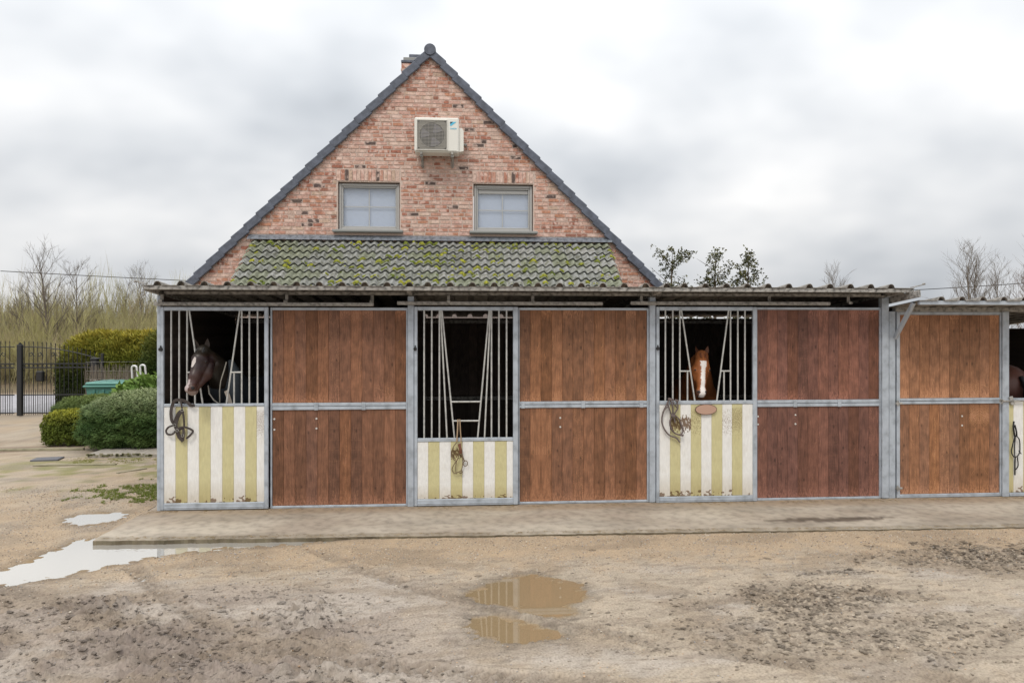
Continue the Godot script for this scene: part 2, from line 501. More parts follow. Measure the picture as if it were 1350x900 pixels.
func ground_colour(x: float, z: float, pd: float, h: float) -> Color:
	var pale := Color(0.440, 0.368, 0.286)
	var sand := Color(0.440, 0.330, 0.222)
	var mud := Color(0.268, 0.220, 0.186)
	var dark := Color(0.135, 0.105, 0.078)
	if z < -16.5: return Color(0.22, 0.155, 0.11).lerp(Color(0.20, 0.17, 0.10), 0.5 + 0.5 * nA.get_noise_2d(x * 0.5, z * 0.5))
	var a := nA.get_noise_2d(x * 0.7, z * 0.7)
	var b := nC.get_noise_2d(x, z)
	var strip := 1.0 - smoothstep(1.7, 2.6, z - 0.25 * a - 0.3 * b)
	var c := pale.lerp(sand, clampf(strip * 0.85 + 0.25 * b, 0.0, 1.0))
	if z < 1.2:
		c = pale.lerp(sand, clampf(0.25 + 0.8 * a + smoothstep(-1.5, 0.6, z) * 0.5, 0.0, 0.8))
		var g := smoothstep(0.12, 0.5, nA.get_noise_2d(x * 1.3 + 5.0, z * 1.3) + 0.55 * exp(-pow((z + 3.0) / 0.75, 2.0)) - 0.12) * smoothstep(-4.6, -3.2, x)
		c = c.lerp(Color(0.24, 0.235, 0.09), 0.8 * g * smoothstep(-0.9, -1.6, z))
		c = c.lerp(Color(0.28, 0.24, 0.20), smoothstep(0.1, 0.5, nC.get_noise_2d(x * 0.4, z * 0.5)) * 0.5)
		if x < -4.2: c = c.lerp(Color(0.26, 0.19, 0.14), smoothstep(0.0, 0.5, nA.get_noise_2d(x * 0.5, z * 1.1 + 3.0) + 0.25) * smoothstep(-3.0, -4.2, z) * (1.0 - smoothstep(-5.2, -6.2, z)))
	var ch := clampf(churn(x, z), 0.0, 1.0)
	var low := smoothstep(2.1, 2.8, z + 0.3 * a) * (1.0 - smoothstep(2.6, 4.2, x - 0.3 * (z - 2.6) + 0.5 * b))
	c = c.lerp(Color(0.365, 0.308, 0.262), 0.75 * low)
	c = c.lerp(mud, ch)
	c = c.lerp(Color(0.44, 0.385, 0.33), 0.75 * smoothstep(0.05, 0.4, nA.get_noise_2d(x * 0.45 + 30.0, z * 0.9)) * smoothstep(1.9, 2.6, z))
	var so := soil(x, z)
	var gr := 0.5 + 0.9 * nD.get_noise_2d(x * 0.8, z * 0.8) + 0.5 * nB.get_noise_2d(x, z)
	c = c.lerp(dark, clampf(so * gr * 1.25, 0.0, 0.92))
	var sp := nD.get_noise_2d(x * 1.6 + 80.0, z * 1.6)
	var damp := smoothstep(0.02, 0.38, nA.get_noise_2d(x * 0.55 + 70.0, z * 1.1) + 0.35 * b)      # patches still dark with rain
	c = c.lerp(Color(0.275, 0.215, 0.155), 0.55 * damp * smoothstep(-1.0, 1.6, z))
	var smear := nB.get_noise_2d(x * 0.16 + 11.0, z * 1.1 + 0.1 * x)
	c = c.lerp(Color(0.255, 0.205, 0.16), 0.5 * smoothstep(0.16, 0.42, smear) * smoothstep(1.6, 2.2, z))
	var tk := tracks(x, z)
	c = c.lerp(Color(0.22, 0.175, 0.135), 0.75 * tk.y)
	c = shade(c, 1.0 + 0.12 * sp + 0.12 * b)
	if nB.get_noise_2d(x * 0.5 + 60.0, z * 2.4) > 0.36 and z > 1.9: c = c.lerp(dark, 0.35)
	c = c.lerp(shade(c, 0.72), smoothstep(-0.16, -0.01, pd + 0.09 * nB.get_noise_2d(x, z)))
	if pd > -0.1: c = c.lerp(Color(0.30, 0.215, 0.125), smoothstep(-0.03, 0.05, pd))     # wet rim
	return c

func axis(stops: Array) -> PackedFloat32Array:   # [start, step] ... [end]
	var out := PackedFloat32Array()
	for k in stops.size() - 1:
		var x: float = stops[k][0]
		while x < stops[k + 1][0] - 1e-4:
			out.append(x)
			x += stops[k][1]
	out.append(stops[-1][0])
	return out

func build_ground() -> void:
	var xs := axis([[-300.0, 60.0], [-60.0, 6.0], [-18.0, 1.0], [-7.0, 0.12], [-1.6, 0.024], [8.8, 0.05], [11.5, 0.4], [16.0, 4.0], [60.0, 40.0], [300.0, 1.0]])
	var zs := axis([[-320.0, 60.0], [-80.0, 8.0], [-32.0, 1.0], [-9.0, 0.3], [-5.0, 0.07], [0.7, 0.026], [2.0, 0.020], [4.7, 0.15], [6.5, 2.0], [20.0, 20.0], [100.0, 1.0]])
	var nx := xs.size()
	var nz := zs.size()
	var v := PackedVector3Array(); v.resize(nx * nz)
	var n := PackedVector3Array(); n.resize(nx * nz)
	var c := PackedColorArray(); c.resize(nx * nz)
	for a in nz:
		for b in nx:
			var x := xs[b]
			var z := zs[a]
			var pd := near_puddle(x, z)
			var h := height(x, z, pd)
			v[a * nx + b] = Vector3(x, h, z)
			c[a * nx + b] = ground_colour(x, z, pd, h)
	for a in nz:
		for b in nx:
			var l := v[a * nx + maxi(b - 1, 0)]
			var r := v[a * nx + mini(b + 1, nx - 1)]
			var u := v[maxi(a - 1, 0) * nx + b]
			var d := v[mini(a + 1, nz - 1) * nx + b]
			n[a * nx + b] = (d - u).cross(r - l).normalized()
	var idx := PackedInt32Array(); idx.resize((nx - 1) * (nz - 1) * 6)
	var o := 0
	for a in nz - 1:
		for b in nx - 1:
			var p := a * nx + b
			idx[o] = p; idx[o + 1] = p + 1; idx[o + 2] = p + nx
			idx[o + 3] = p + 1; idx[o + 4] = p + nx + 1; idx[o + 5] = p + nx
			o += 6
	var ar := []
	ar.resize(Mesh.ARRAY_MAX)
	ar[Mesh.ARRAY_VERTEX] = v; ar[Mesh.ARRAY_NORMAL] = n; ar[Mesh.ARRAY_COLOR] = c; ar[Mesh.ARRAY_INDEX] = idx
	var m := ArrayMesh.new()
	m.add_surface_from_arrays(Mesh.PRIMITIVE_TRIANGLES, ar)
	structure(put("ground", m, M.dirt))

# ------------------------------------------------------------------ sky, light, camera
func make_sky() -> ImageTexture:
	var w := 1280
	var h := 640
	var f := noise(11, 1.0, 5)
	var f2 := noise(52, 1.0, 4)
	var by := PackedFloat32Array()
	by.resize(w * h * 3)
	for y in h:
		var el := PI / 2 - (y + 0.5) / h * PI
		var se := sin(el)
		var ce := cos(el)
		for x in w:
			var az := ((x + 0.5) / w - 0.5) * TAU
			var o := (y * w + x) * 3
			if el < -0.05:
				by[o] = 0.32; by[o + 1] = 0.28; by[o + 2] = 0.23
				continue
			# a flat cloud deck: look the noise up where the ray meets it
			var k := 1.0 / (maxf(se, 0.0) + 0.42)
			var px := sin(az) * ce * k
			var pz := cos(az) * ce * k
			var n := f.get_noise_3d(px * 1.05, pz * 1.2, 0.0)
			var n2 := f2.get_noise_3d(px * 2.2, pz * 2.6, 4.0)
			var cl := n * 0.58 + n2 * 0.34 + 0.07
			# one broad grey bank high to the right and a bright break low in front of it
			var d1 := pow((az - 0.56) / 0.38, 2.0) + pow((el - 0.34) / 0.13, 2.0)
			var d2 := pow((az + 0.62) / 0.30, 2.0) + pow((el - 0.20) / 0.30, 2.0)
			var d3 := pow((az - 0.30) / 0.45, 2.0) + pow((el - 0.10) / 0.10, 2.0)
			cl -= 0.80 * exp(-d1) * (0.8 + 0.5 * n2) + 0.20 * exp(-d2)
			cl += 0.30 * exp(-d3)
			var base := 0.77 * (1.0 + 1.6 * maxf(se, 0.0)) / (1.0 + 1.6 * 0.25)
			var g := base * clampf(1.03 + 0.72 * cl, 0.58, 1.36)
			var blue := clampf(0.5 - cl * 1.4, 0.0, 1.0)
			by[o] = g * lerpf(1.0, 0.93, blue); by[o + 1] = g * lerpf(1.0, 0.985, blue); by[o + 2] = g * lerpf(1.0, 1.055, blue)
	return ImageTexture.create_from_image(Image.create_from_data(w, h, false, Image.FORMAT_RGBF, by.to_byte_array()))

func look_out() -> void:
	var cam := Camera3D.new()
	cam.name = "camera"
	cam.position = Vector3(3.611, 2.07, 8.39)
	cam.rotation.y = -atan(0.0697)
	cam.projection = Camera3D.PROJECTION_FRUSTUM
	cam.set_frustum(0.1, Vector2(0, -0.1 * 13.0 / 900.0), 0.1, 1500.0)
	add_child(cam)
	cam.current = true
	var sm := PanoramaSkyMaterial.new()
	sm.panorama = make_sky()
	var sky := Sky.new()
	sky.sky_material = sm
	var e := Environment.new()
	e.background_mode = Environment.BG_SKY
	e.sky = sky
	e.tonemap_mode = Environment.TONE_MAPPER_LINEAR
	e.tonemap_exposure = 1.08
	e.sdfgi_enabled = true; e.ssao_enabled = true; e.ssil_enabled = true
	var we := WorldEnvironment.new()
	we.name = "environment"
	we.environment = e
	add_child(we)
	var sun := DirectionalLight3D.new()
	sun.name = "sun"
	sun.light_energy = 0.42
	sun.light_color = Color(1.0, 0.97, 0.92)
	sun.light_angular_distance = 14.0
	sun.shadow_enabled = true
	sun.rotation_degrees = Vector3(-54, -28, 0)
	add_child(sun)

func make_materials() -> void:
	M.dirt = vmat(0.9)
	M.dirt.albedo_texture = ntex(noise(4, 0.045, 5), 1024, [[0.0, 0.74], [0.35, 0.91], [0.55, 0.96], [0.8, 1.0], [1.0, 0.93]])
	M.dirt.heightmap_enabled = true
	M.dirt.heightmap_texture = ntex(noise(9, 0.06, 5), 1024, [[0.0, 0.0], [1.0, 1.0]])
	M.dirt.heightmap_scale = 0.4
	M.dirt.metallic_specular = 0.35
	tri(M.dirt, 0.9)
	M.concrete = vmat(0.85)
	M.concrete.albedo_texture = ntex(noise(14, 0.012, 6), 1024, [[0.0, 0.80], [0.5, 0.94], [1.0, 1.0]])
	M.concrete.heightmap_enabled = true
	M.concrete.heightmap_texture = ntex(noise(15, 0.08, 4), 512, [[0.0, 0.0], [1.0, 1.0]])
	M.concrete.heightmap_scale = 0.05
	tri(M.concrete, 0.5)
	M.steel = mat(lin(0.50, 0.55, 0.61), 0.5, 0.25)
	M.steel.albedo_texture = ntex(noise(17, 0.012, 5), 512, [[0.0, 0.78], [0.4, 0.92], [0.6, 0.96], [1.0, 1.0]])
	tri(M.steel, 0.9)
	M.dull_steel = mat(lin(0.50, 0.48, 0.445), 0.75, 0.1)
	M.dull_steel.albedo_texture = ntex(noise(18, 0.02, 6), 512, [[0.0, 0.45], [0.45, 0.82], [1.0, 1.0]])
	tri(M.dull_steel, 1.3)
	M.bars = mat(lin(0.58, 0.575, 0.55), 0.5, 0.2)
	M.bars.albedo_texture = M.steel.albedo_texture
	tri(M.bars, 1.9)
	M.sheet = mat(lin(0.42, 0.39, 0.35), 0.8, 0.1)
	M.sheet.albedo_texture = M.dull_steel.albedo_texture
	tri(M.sheet, 0.8)
	var wood := board_atlas(false, 5)
	var tints := [lin(0.37, 0.178, 0.102), lin(0.42, 0.205, 0.108), lin(0.345, 0.158, 0.112), lin(0.51, 0.258, 0.142)]
	for k in 4:
		var m := mat(tints[k], 0.62)
		m.albedo_texture = wood
		m.metallic_specular = 0.4
		M["wood%d" % k] = m
	var low := [lin(0.325, 0.162, 0.102), lin(0.39, 0.192, 0.108), lin(0.30, 0.142, 0.104), lin(0.47, 0.240, 0.136)]
	for k in 4:
		var m: StandardMaterial3D = M["wood%d" % k].duplicate()
		m.albedo_color = low[k].linear_to_srgb()
		M["woodlow%d" % k] = m
	var worn := board_atlas(false, 19, true)
	for k in 4:
		var m: StandardMaterial3D = M["wood%d" % k].duplicate()
		m.albedo_texture = worn
		m.albedo_color = tints[k].lerp(low[k], 0.7).linear_to_srgb()
		M["worn%d" % k] = m
	var paint := board_atlas(true, 71)
	M.white = mat(lin(0.86, 0.85, 0.82), 0.6)
	M.white.albedo_texture = paint
	M.olive = mat(lin(0.63, 0.575, 0.315), 0.6)
	M.olive.albedo_texture = paint
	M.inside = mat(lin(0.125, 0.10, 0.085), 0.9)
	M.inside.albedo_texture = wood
	M.black = mat(lin(0.012, 0.012, 0.013), 0.5)
	M.iron = mat(lin(0.018, 0.019, 0.021), 0.45)
	M.screw = mat(lin(0.7, 0.68, 0.64), 0.4, 0.3)
	M.mortar = mat(lin(0.72, 0.575, 0.495), 0.95)
	M.mortar.albedo_texture = ntex(noise(30, 0.05, 4), 512, [[0.0, 0.8], [1.0, 1.0]])
	tri(M.mortar, 1.5)
	# bricks: fired clay with lime left from an earlier wall
	var mott := ntex(noise(31, 0.03, 5), 512, [[0.0, 0.72], [0.45, 0.9], [1.0, 1.0]])
	var limec := ntex(noise(38, 0.05, 3), 256, [[0.0, Color(0.86, 0.74, 0.69)], [1.0, Color(0.93, 0.83, 0.78)]])
	var clays := [lin(0.66, 0.41, 0.335), lin(0.61, 0.33, 0.245), lin(0.53, 0.25, 0.175), lin(0.45, 0.185, 0.125), lin(0.64, 0.46, 0.35), lin(0.40, 0.185, 0.13), lin(0.58, 0.28, 0.18), lin(0.72, 0.52, 0.43), lin(0.14, 0.10, 0.088), lin(0.70, 0.46, 0.37)]
	M.clays = []
	M.brick_shades = clays
	var first := vmat(0.92)
	first.albedo_texture = mott
	first.detail_enabled = true
	first.detail_blend_mode = BaseMaterial3D.BLEND_MODE_MIX
	first.detail_albedo = limec
	first.detail_mask = ntex(noise(37, 0.010, 3), 512, [[0.0, 0.0], [0.5, 0.0], [0.72, 0.55], [1.0, 0.75]])
	tri(first, 1.1)
	first.uv1_offset = Vector3(0.3, 0.1, 0.7)
	M.brick_many = first
	for c in clays:
		var m: StandardMaterial3D = first.duplicate()
		m.vertex_color_use_as_albedo = false
		m.albedo_color = c.linear_to_srgb()
		M.clays.append(m)
	M.verge = mat(lin(0.125, 0.142, 0.185), 0.5)
	M.verge.albedo_texture = ntex(noise(41, 0.02, 4), 256, [[0.0, 0.75], [1.0, 1.0]])
	tri(M.verge, 1.2)
	M.tiles = []
	var tt := ntex(noise(43, 0.02, 6), 512, [[0.0, Color(0.55, 0.56, 0.46)], [0.3, Color(0.76, 0.76, 0.71)], [0.5, Color(0.9, 0.9, 0.89)], [0.75, Color(1, 1, 1)], [1.0, Color(0.86, 0.86, 0.74)]])
	for k in 5:
		var m := mat([lin(0.30, 0.305, 0.29), lin(0.255, 0.26, 0.245), lin(0.335, 0.335, 0.325), lin(0.25, 0.265, 0.20), lin(0.31, 0.315, 0.31)][k], 0.9)
		m.albedo_texture = tt
		tri(m, 0.9)
		m.uv1_offset = Vector3(k * 0.37, k * 0.21, k * 0.13)
		M.tiles.append(m)
	M.lead = mat(lin(0.26, 0.285, 0.325), 0.5, 0.2)
	M.lead.albedo_texture = M.dull_steel.albedo_texture
	tri(M.lead, 0.9)
	M.sill = mat(lin(0.27, 0.275, 0.265), 0.75)
	M.frame = mat(lin(0.40, 0.395, 0.38), 0.5)
	M.blind = mat(lin(0.40, 0.455, 0.56), 0.95)
	var g := StandardMaterial3D.new()
	g.transparency = BaseMaterial3D.TRANSPARENCY_ALPHA
	g.albedo_color = Color(0.9, 0.95, 1.0, 0.06)
	g.roughness = 0.02
	M.glass = g
	M.plastic = mat(lin(0.74, 0.725, 0.67), 0.45)
	M.grille = mat(lin(0.36, 0.345, 0.31), 0.5)
	M.leaf = vmat(0.6)
	M.leaf.metallic_specular = 0.3
	M.leaf.backlight_enabled = true
	M.leaf.backlight = Color(0.45, 0.45, 0.45)
	M.bark = vmat(0.95)
	M.leather = mat(lin(0.045, 0.034, 0.030), 0.55)
	M.coat = vmat(0.42)
	M.coat.metallic_specular = 0.45
	# muddy rain water: mirror over silt
	M.puddle = mat(lin(0.40, 0.29, 0.165), 0.03, 0.12)
	M.puddle.metallic_specular = 1.0
	M.puddle.transparency = BaseMaterial3D.TRANSPARENCY_ALPHA
	M.puddle.albedo_color.a = 0.6
	M.clear_puddle = mat(lin(0.60, 0.575, 0.53), 0.02, 0.55)
	M.clear_puddle.metallic_specular = 1.0

func _ready() -> void:
	rng.seed = 2024
	look_out()
	make_materials()
	build_ground()
	build_yard()
	build_house()
	build_stable()
	build_annex()
	build_air_conditioner()
	build_tack()
	build_horses()
	build_left_garden()
	build_gate()
	build_trees()
	build_small()

# ------------------------------------------------------------------ apron, puddles, road
func build_yard() -> void:
	# concrete apron with a broken front edge
	var s := Shape.new()
	var nx := 420
	var nz := 44
	var f := noise(61, 1.6, 5)
	var f2 := noise(62, 12.0, 3)
	var f3 := noise(63, 0.6, 2)
	var pt := func(a: int, b: int) -> Vector3:
		var x := lerpf(-0.17, 13.5, float(a) / nx)
		var zf := 1.165 + 0.0155 * maxf(x, 0.0) + 0.024 * f.get_noise_2d(x * 1.5, 0.0) + 0.013 * f2.get_noise_2d(x, 3.0)
		var z := lerpf(-3.0, zf, pow(float(b) / nz, 0.6))
		if a == 0: x += 0.05 * (1.0 - (z + 3.0) / 4.2) * 4.0 * 0.9 + 0.012 * f2.get_noise_2d(z, 9.0)
		return Vector3(x, -0.05 - 0.0012 * x + 0.003 * f.get_noise_2d(x * 0.25, z * 0.25) - (0.012 if b == nz else 0.0), z)
	for b in nz + 1:
		for a in nx + 1:
			var p: Vector3 = pt.call(a, b)
			var d := f3.get_noise_2d(p.x, p.z * 1.6) * 1.2
			var c := Color(0.39, 0.325, 0.255).lerp(Color(0.49, 0.425, 0.345), clampf(0.5 + d, 0, 1))
			c = shade(c, 1.0 - 0.16 * smoothstep(0.0, 0.35, f3.get_noise_2d(p.x * 0.8 + 9.0, p.z * 2.0)))
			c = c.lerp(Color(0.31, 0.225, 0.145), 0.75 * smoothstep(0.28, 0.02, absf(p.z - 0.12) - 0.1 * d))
			var wet := pow((p.x - 7.75) / 0.74, 2.0) + pow((p.z - 0.92 - 0.05 * f2.get_noise_2d(p.x * 0.3, 1.0)) / 0.085, 2.0)
			c = c.lerp(Color(0.135, 0.105, 0.078), smoothstep(1.25, 0.75, wet + 0.5 * f2.get_noise_2d(p.x * 0.3, p.z)))
			if b >= nz - 1: c = c.lerp(Color(0.16, 0.13, 0.085), 0.4 + 0.4 * f2.get_noise_2d(p.x * 0.3, 5.0))
			s.col = c
			var ey: Vector3 = pt.call(mini(a + 1, nx), b) - pt.call(maxi(a - 1, 0), b)
			var ez: Vector3 = pt.call(a, mini(b + 1, nz)) - pt.call(a, maxi(b - 1, 0))
			s.vert(p, ez.cross(ey).normalized() if b < nz else Vector3(0, 0.8, 0.6))
	for b in nz:
		for a in nx:
			var k := b * (nx + 1) + a
			s.i.append_array(PackedInt32Array([k, k + 1, k + nx + 1, k + 1, k + nx + 2, k + nx + 1]))
	for a in nx:     # front face
		var p: Vector3 = pt.call(a, nz)
		var q: Vector3 = pt.call(a + 1, nz)
		s.col = Color(0.13, 0.105, 0.066).lerp(Color(0.24, 0.20, 0.135), clampf(0.5 + f2.get_noise_2d(p.x * 0.4, 60.0), 0.0, 1.0))
		var o := Vector3(0, -0.14, -0.012)
		s.quad(p + o, q + o, q, p)
	for b in nz:
		var p: Vector3 = pt.call(0, b)
		var q: Vector3 = pt.call(0, b + 1)
		s.quad(p + Vector3(0, -0.14, 0), q + Vector3(0, -0.14, 0), q, p)
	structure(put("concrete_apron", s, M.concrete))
	var lv := GROUND - 0.017
	for e in [[Rect2(3.4, 2.1, 1.45, 1.75), M.puddle], [Rect2(-1.5, 0.80, 4.1, 1.80), M.clear_puddle], [Rect2(-1.2, -0.3, 1.0, 0.9), M.clear_puddle]]:
		var r: Rect2 = e[0]
		var w := Shape.new()
		w.quad(Vector3(r.position.x, lv, r.end.y), Vector3(r.end.x, lv, r.end.y), Vector3(r.end.x, lv, r.position.y), Vector3(r.position.x, lv, r.position.y))
		structure(put("puddle", w, e[1]))
	var rd := Shape.new()
	for k in 24:
		var x0 := -60.0 + k * 3.0
		rd.col = shade(Color(0.40, 0.39, 0.41), rng.randf_range(0.92, 1.05))
		rd.quad(Vector3(x0, GROUND + 0.012, -10.6), Vector3(x0 + 3.0, GROUND + 0.012, -10.6), Vector3(x0 + 3.0, GROUND + 0.012, -16.0), Vector3(x0, GROUND + 0.012, -16.0))
	structure(put("road", rd, M.concrete))

# ------------------------------------------------------------------ the brick house
func apex_x() -> float: return 2.963

func wall_half(y: float) -> float:   # half width of the brickwork inside the verge at height y
	return 7.30 - y

func build_house() -> void:
	var h := thing("brick_house", "brick gable house with slate-grey verge behind the stables", "house")
	var zf := -4.608
	var ax := apex_x()
	var wall := Shape.new()
	var lvl := [-0.2, 2.95, 3.97, 4.885, 7.298]
	var o1 := [1.239, 2.394]
	var o2 := [3.78, 4.923]
	for k in 4:
		var y0: float = lvl[k]
		var y1: float = lvl[k + 1]
		var hw0 := minf(wall_half(y0), 4.35)
		var hw1 := minf(wall_half(y1), 4.35)
		if k == 2:
			for e in [[ax - hw0, o1[0], ax - hw1, o1[0]], [o1[1], o2[0], o1[1], o2[0]], [o2[1], ax + hw0, o2[1], ax + hw1]]:
				wall.poly([Vector2(e[0], y0), Vector2(e[1], y0), Vector2(e[3], y1), Vector2(e[2], y1)], -4.9, zf)
		else:
			wall.poly([Vector2(ax - hw0, y0), Vector2(ax + hw0, y0), Vector2(ax + hw1, y1), Vector2(ax - hw1, y1)], -4.9, zf)
	var gw := put("gable_wall", wall, M.mortar, h)
	# every brick of the gable; the nearest 280 one by one, the rest joined
	var list := []
	var hole := [Rect2(1.215, 3.90, 1.20, 1.225), Rect2(3.76, 3.90, 1.185, 1.225), Rect2(-0.36, 0.0, 6.77, 3.85)]
	var y := 2.42 - 0.0735 * 34.0
	var row := 0
	while y < 7.2:
		var yc := y + 0.031
		var xl := ax - minf(wall_half(y + 0.06) - 0.015, 4.33)
		var xr := ax + minf(wall_half(y + 0.06) - 0.015, 4.33)
		var x := xl - rng.randf_range(0.0, 0.2)
		var cuts := []
		while x < xr:
			var l := 0.198 if rng.randf() < 0.86 else 0.095
			cuts.append([maxf(x, xl), minf(x + l, xr)])
			x += l + 0.016
		for c in cuts:
			var parts := [[c[0], c[1]]]
			for r in hole:
				if yc < r.position.y or yc > r.end.y: continue
				var np := []
				for p in parts:
					if p[1] <= r.position.x or p[0] >= r.end.x: np.append(p); continue
					if p[0] < r.position.x - 0.02: np.append([p[0], r.position.x])
					if p[1] > r.end.x + 0.02: np.append([r.end.x, p[1]])
				parts = np
			for p in parts:
				if p[1] - p[0] > 0.03: list.append([Vector3((p[0] + p[1]) / 2, yc, 0), p[1] - p[0]])
		y += 0.0735
		row += 1
	var eye := Vector3(2.9, 4.6, 0)
	list.sort_custom(func(a, b): return (a[0] - eye).length_squared() < (b[0] - eye).length_squared())
	var pick := [0, 0, 1, 1, 1, 2, 2, 3, 4, 5, 6, 6, 7, 7, 9, 9, 9, 0]
	var shapes := []
	for k in 4:
		var bs := Shape.new()
		bs.box(Vector3.ZERO, Vector3.ONE, 0.0)
		# uneven arrises: pull the front corners in a little
		for q in bs.v.size():
			var p := bs.v[q]
			if p.z > 0.0:
				p.x -= signf(p.x) * [0.012, 0.025, 0.018, 0.03][(k + int(p.y > 0)) % 4]
				p.y -= signf(p.y) * [0.05, 0.02, 0.07, 0.04][(k + int(p.x > 0)) % 4]
				bs.v[q] = p
		shapes.append(bs.done())
	var rest := Shape.new()
	for k in list.size():
		var tone: int = pick[rng.randi() % pick.size()]
		if rng.randf() < 0.022: tone = 8
		var b := Basis(Vector3(0, 0, 1), rng.randf_range(-0.012, 0.012)) * Basis(Vector3(0, 1, 0), rng.randf_range(-0.01, 0.01))
		var at: Vector3 = list[k][0] + Vector3(0, rng.randf_range(-0.002, 0.002), -4.600 + rng.randf_range(-0.003, 0.004) - 0.022)
		var size := Vector3(list[k][1], 0.055 + rng.randf_range(-0.002, 0.002), 0.045)
		if k < 280:
			put("brick", shapes[rng.randi() % 4], M.clays[tone], gw, Transform3D(b.scaled_local(size), at))
		else:
			rest.col = shade(M.brick_shades[tone], rng.randf_range(0.9, 1.06))
			rest.box(at, size, 0.0, b)
	stuff(put("bricks", rest, M.brick_many, gw))
	# windows with a soldier course above and a stone sill below
	for wi in 2:
		var x0: float = [o1, o2][wi][0]
		var x1: float = [o1, o2][wi][1]
		var lin_part := Shape.new()
		lin_part.box(Vector3((x0 + x1) / 2, 5.005, -4.625), Vector3(x1 - x0 + 0.05, 0.236, 0.03))
		var lp := put("window_lintel", lin_part, M.mortar, h)
		var xx := x0 - 0.018
		while xx + 0.06 < x1 + 0.03:
			var w := rng.randf_range(0.056, 0.068)
			var tone: int = [0, 4, 7, 3, 2, 9, 1, 8, 7, 0, 4][rng.randi() % 11]
			put("brick", shapes[rng.randi() % 4], M.clays[tone], lp, Transform3D(Basis(Vector3(0, 0, 1), rng.randf_range(-0.01, 0.01)).scaled_local(Vector3(w, 0.222, 0.04)), Vector3(xx + w / 2, 5.008, -4.617 + rng.randf_range(-0.002, 0.003))))
			xx += w + 0.011
		var win := Shape.new()
		var y0 := 3.985
		var y1 := 4.875
		var zw := -4.70
		for e in [[x0 + 0.012, y0, x0 + 0.058, y1 - 0.01], [x1 - 0.058, y0, x1 - 0.012, y1 - 0.01], [x0 + 0.059, y1 - 0.06, x1 - 0.059, y1 - 0.01], [x0 + 0.059, y0, x1 - 0.059, y0 + 0.048]]:
			win.box(Vector3((e[0] + e[2]) / 2, (e[1] + e[3]) / 2, zw), Vector3(e[2] - e[0], e[3] - e[1], 0.07), 0.008)
		var wp := put("window", win, M.frame, h)
		var fr := Shape.new()
		for e in [[x0 + 0.060, y0 + 0.049, x0 + 0.088, y1 - 0.061], [x1 - 0.088, y0 + 0.049, x1 - 0.060, y1 - 0.061], [x0 + 0.089, y1 - 0.089, x1 - 0.089, y1 - 0.062], [x0 + 0.089, y0 + 0.050, x1 - 0.089, y0 + 0.076]]:
			fr.box(Vector3((e[0] + e[2]) / 2, (e[1] + e[3]) / 2, zw - 0.012), Vector3(e[2] - e[0], e[3] - e[1], 0.06), 0.006)
		put("sash", fr, M.frame, wp)
		var pane := Shape.new()
		pane.box(Vector3((x0 + x1) / 2, (y0 + y1) / 2 - 0.005, zw - 0.025), Vector3(x1 - x0 - 0.17, y1 - y0 - 0.13, 0.006))
		put("pane", pane, M.glass, wp)
		var cx := (x0 + x1) / 2 - 0.01
		var my := 4.437 if wi == 0 else 4.40
		for e in [[Vector3(cx, (y0 + y1) / 2, 0), Vector3(0.022, y1 - y0 - 0.16, 0.01)], [Vector3((x0 + x1) / 2, my, 0.003), Vector3(x1 - x0 - 0.18, 0.022, 0.01)]]:
			var mu := Shape.new()
			mu.box(e[0] + Vector3(0, 0, zw - 0.038), e[1], 0.002)
			put("glazing_bar", mu, M.frame, wp)
		var bl := Shape.new()
		bl.box(Vector3((x0 + x1) / 2, (y0 + y1) / 2, zw - 0.075), Vector3(x1 - x0 - 0.04, y1 - y0, 0.01))
		put("window_blind", bl, M.blind, wp)
		if wi == 1:
			var vent := Shape.new()
			vent.box(Vector3((x0 + x1) / 2, y1 - 0.13, zw - 0.02), Vector3(x1 - x0 - 0.19, 0.07, 0.03), 0.006)
			put("roller_box", vent, M.frame, wp)
		var si := Shape.new()
		si.box(Vector3((x0 + x1) / 2 - 0.01 + 0.01 * wi, 3.95, -4.61), Vector3(x1 - x0 + 0.15, 0.05, 0.26), 0.012)
		put("window_sill", si, M.sill, h)
	# verge tiles down both slopes, each lapping the next
	for side in [-1.0, 1.0]:
		for k in 21:
			var d := 0.10 + 0.3165 * k
			var dir := Vector3(side, -1, 0).normalized()
			var out := Vector3(side, 1, 0).normalized()
			var s := Shape.new()
			s.box(Vector3.ZERO, Vector3(0.335, 0.150, 0.05), 0.012)
			s.box(Vector3(0, 0.062, -0.17), Vector3(0.335, 0.028, 0.292), 0.01)
			var tilt := 0.085
			var b := Basis(dir * 1.0, out, dir.cross(out)) if side > 0 else Basis(-dir, out, (-dir).cross(out))
			b = b * Basis(Vector3(0, 0, 1), tilt * side)
			var top := Vector3(ax, 7.455, -4.545)
			put("verge_tile", s, M.verge, h, Transform3D(b, top + dir * (d + 0.16) - out * 0.072 + Vector3(0, 0, 0.002 * (k % 2))))
	var rc := Shape.new()
	rc.tube([Vector3(ax, 7.375, -4.50), Vector3(ax, 7.375, -4.52), Vector3(ax, 7.375, -4.95)], [0.105, 0.112, 0.112], 18)
	put("ridge_cap", rc, M.verge, h)
	for k in 16:
		var rt := Shape.new()
		rt.tube([Vector3(ax, 7.375, -4.96 - 0.5 * k), Vector3(ax, 7.378, -5.45 - 0.5 * k)], [0.10, 0.106], 14)
		put("ridge_tile", rt, M.verge, h)
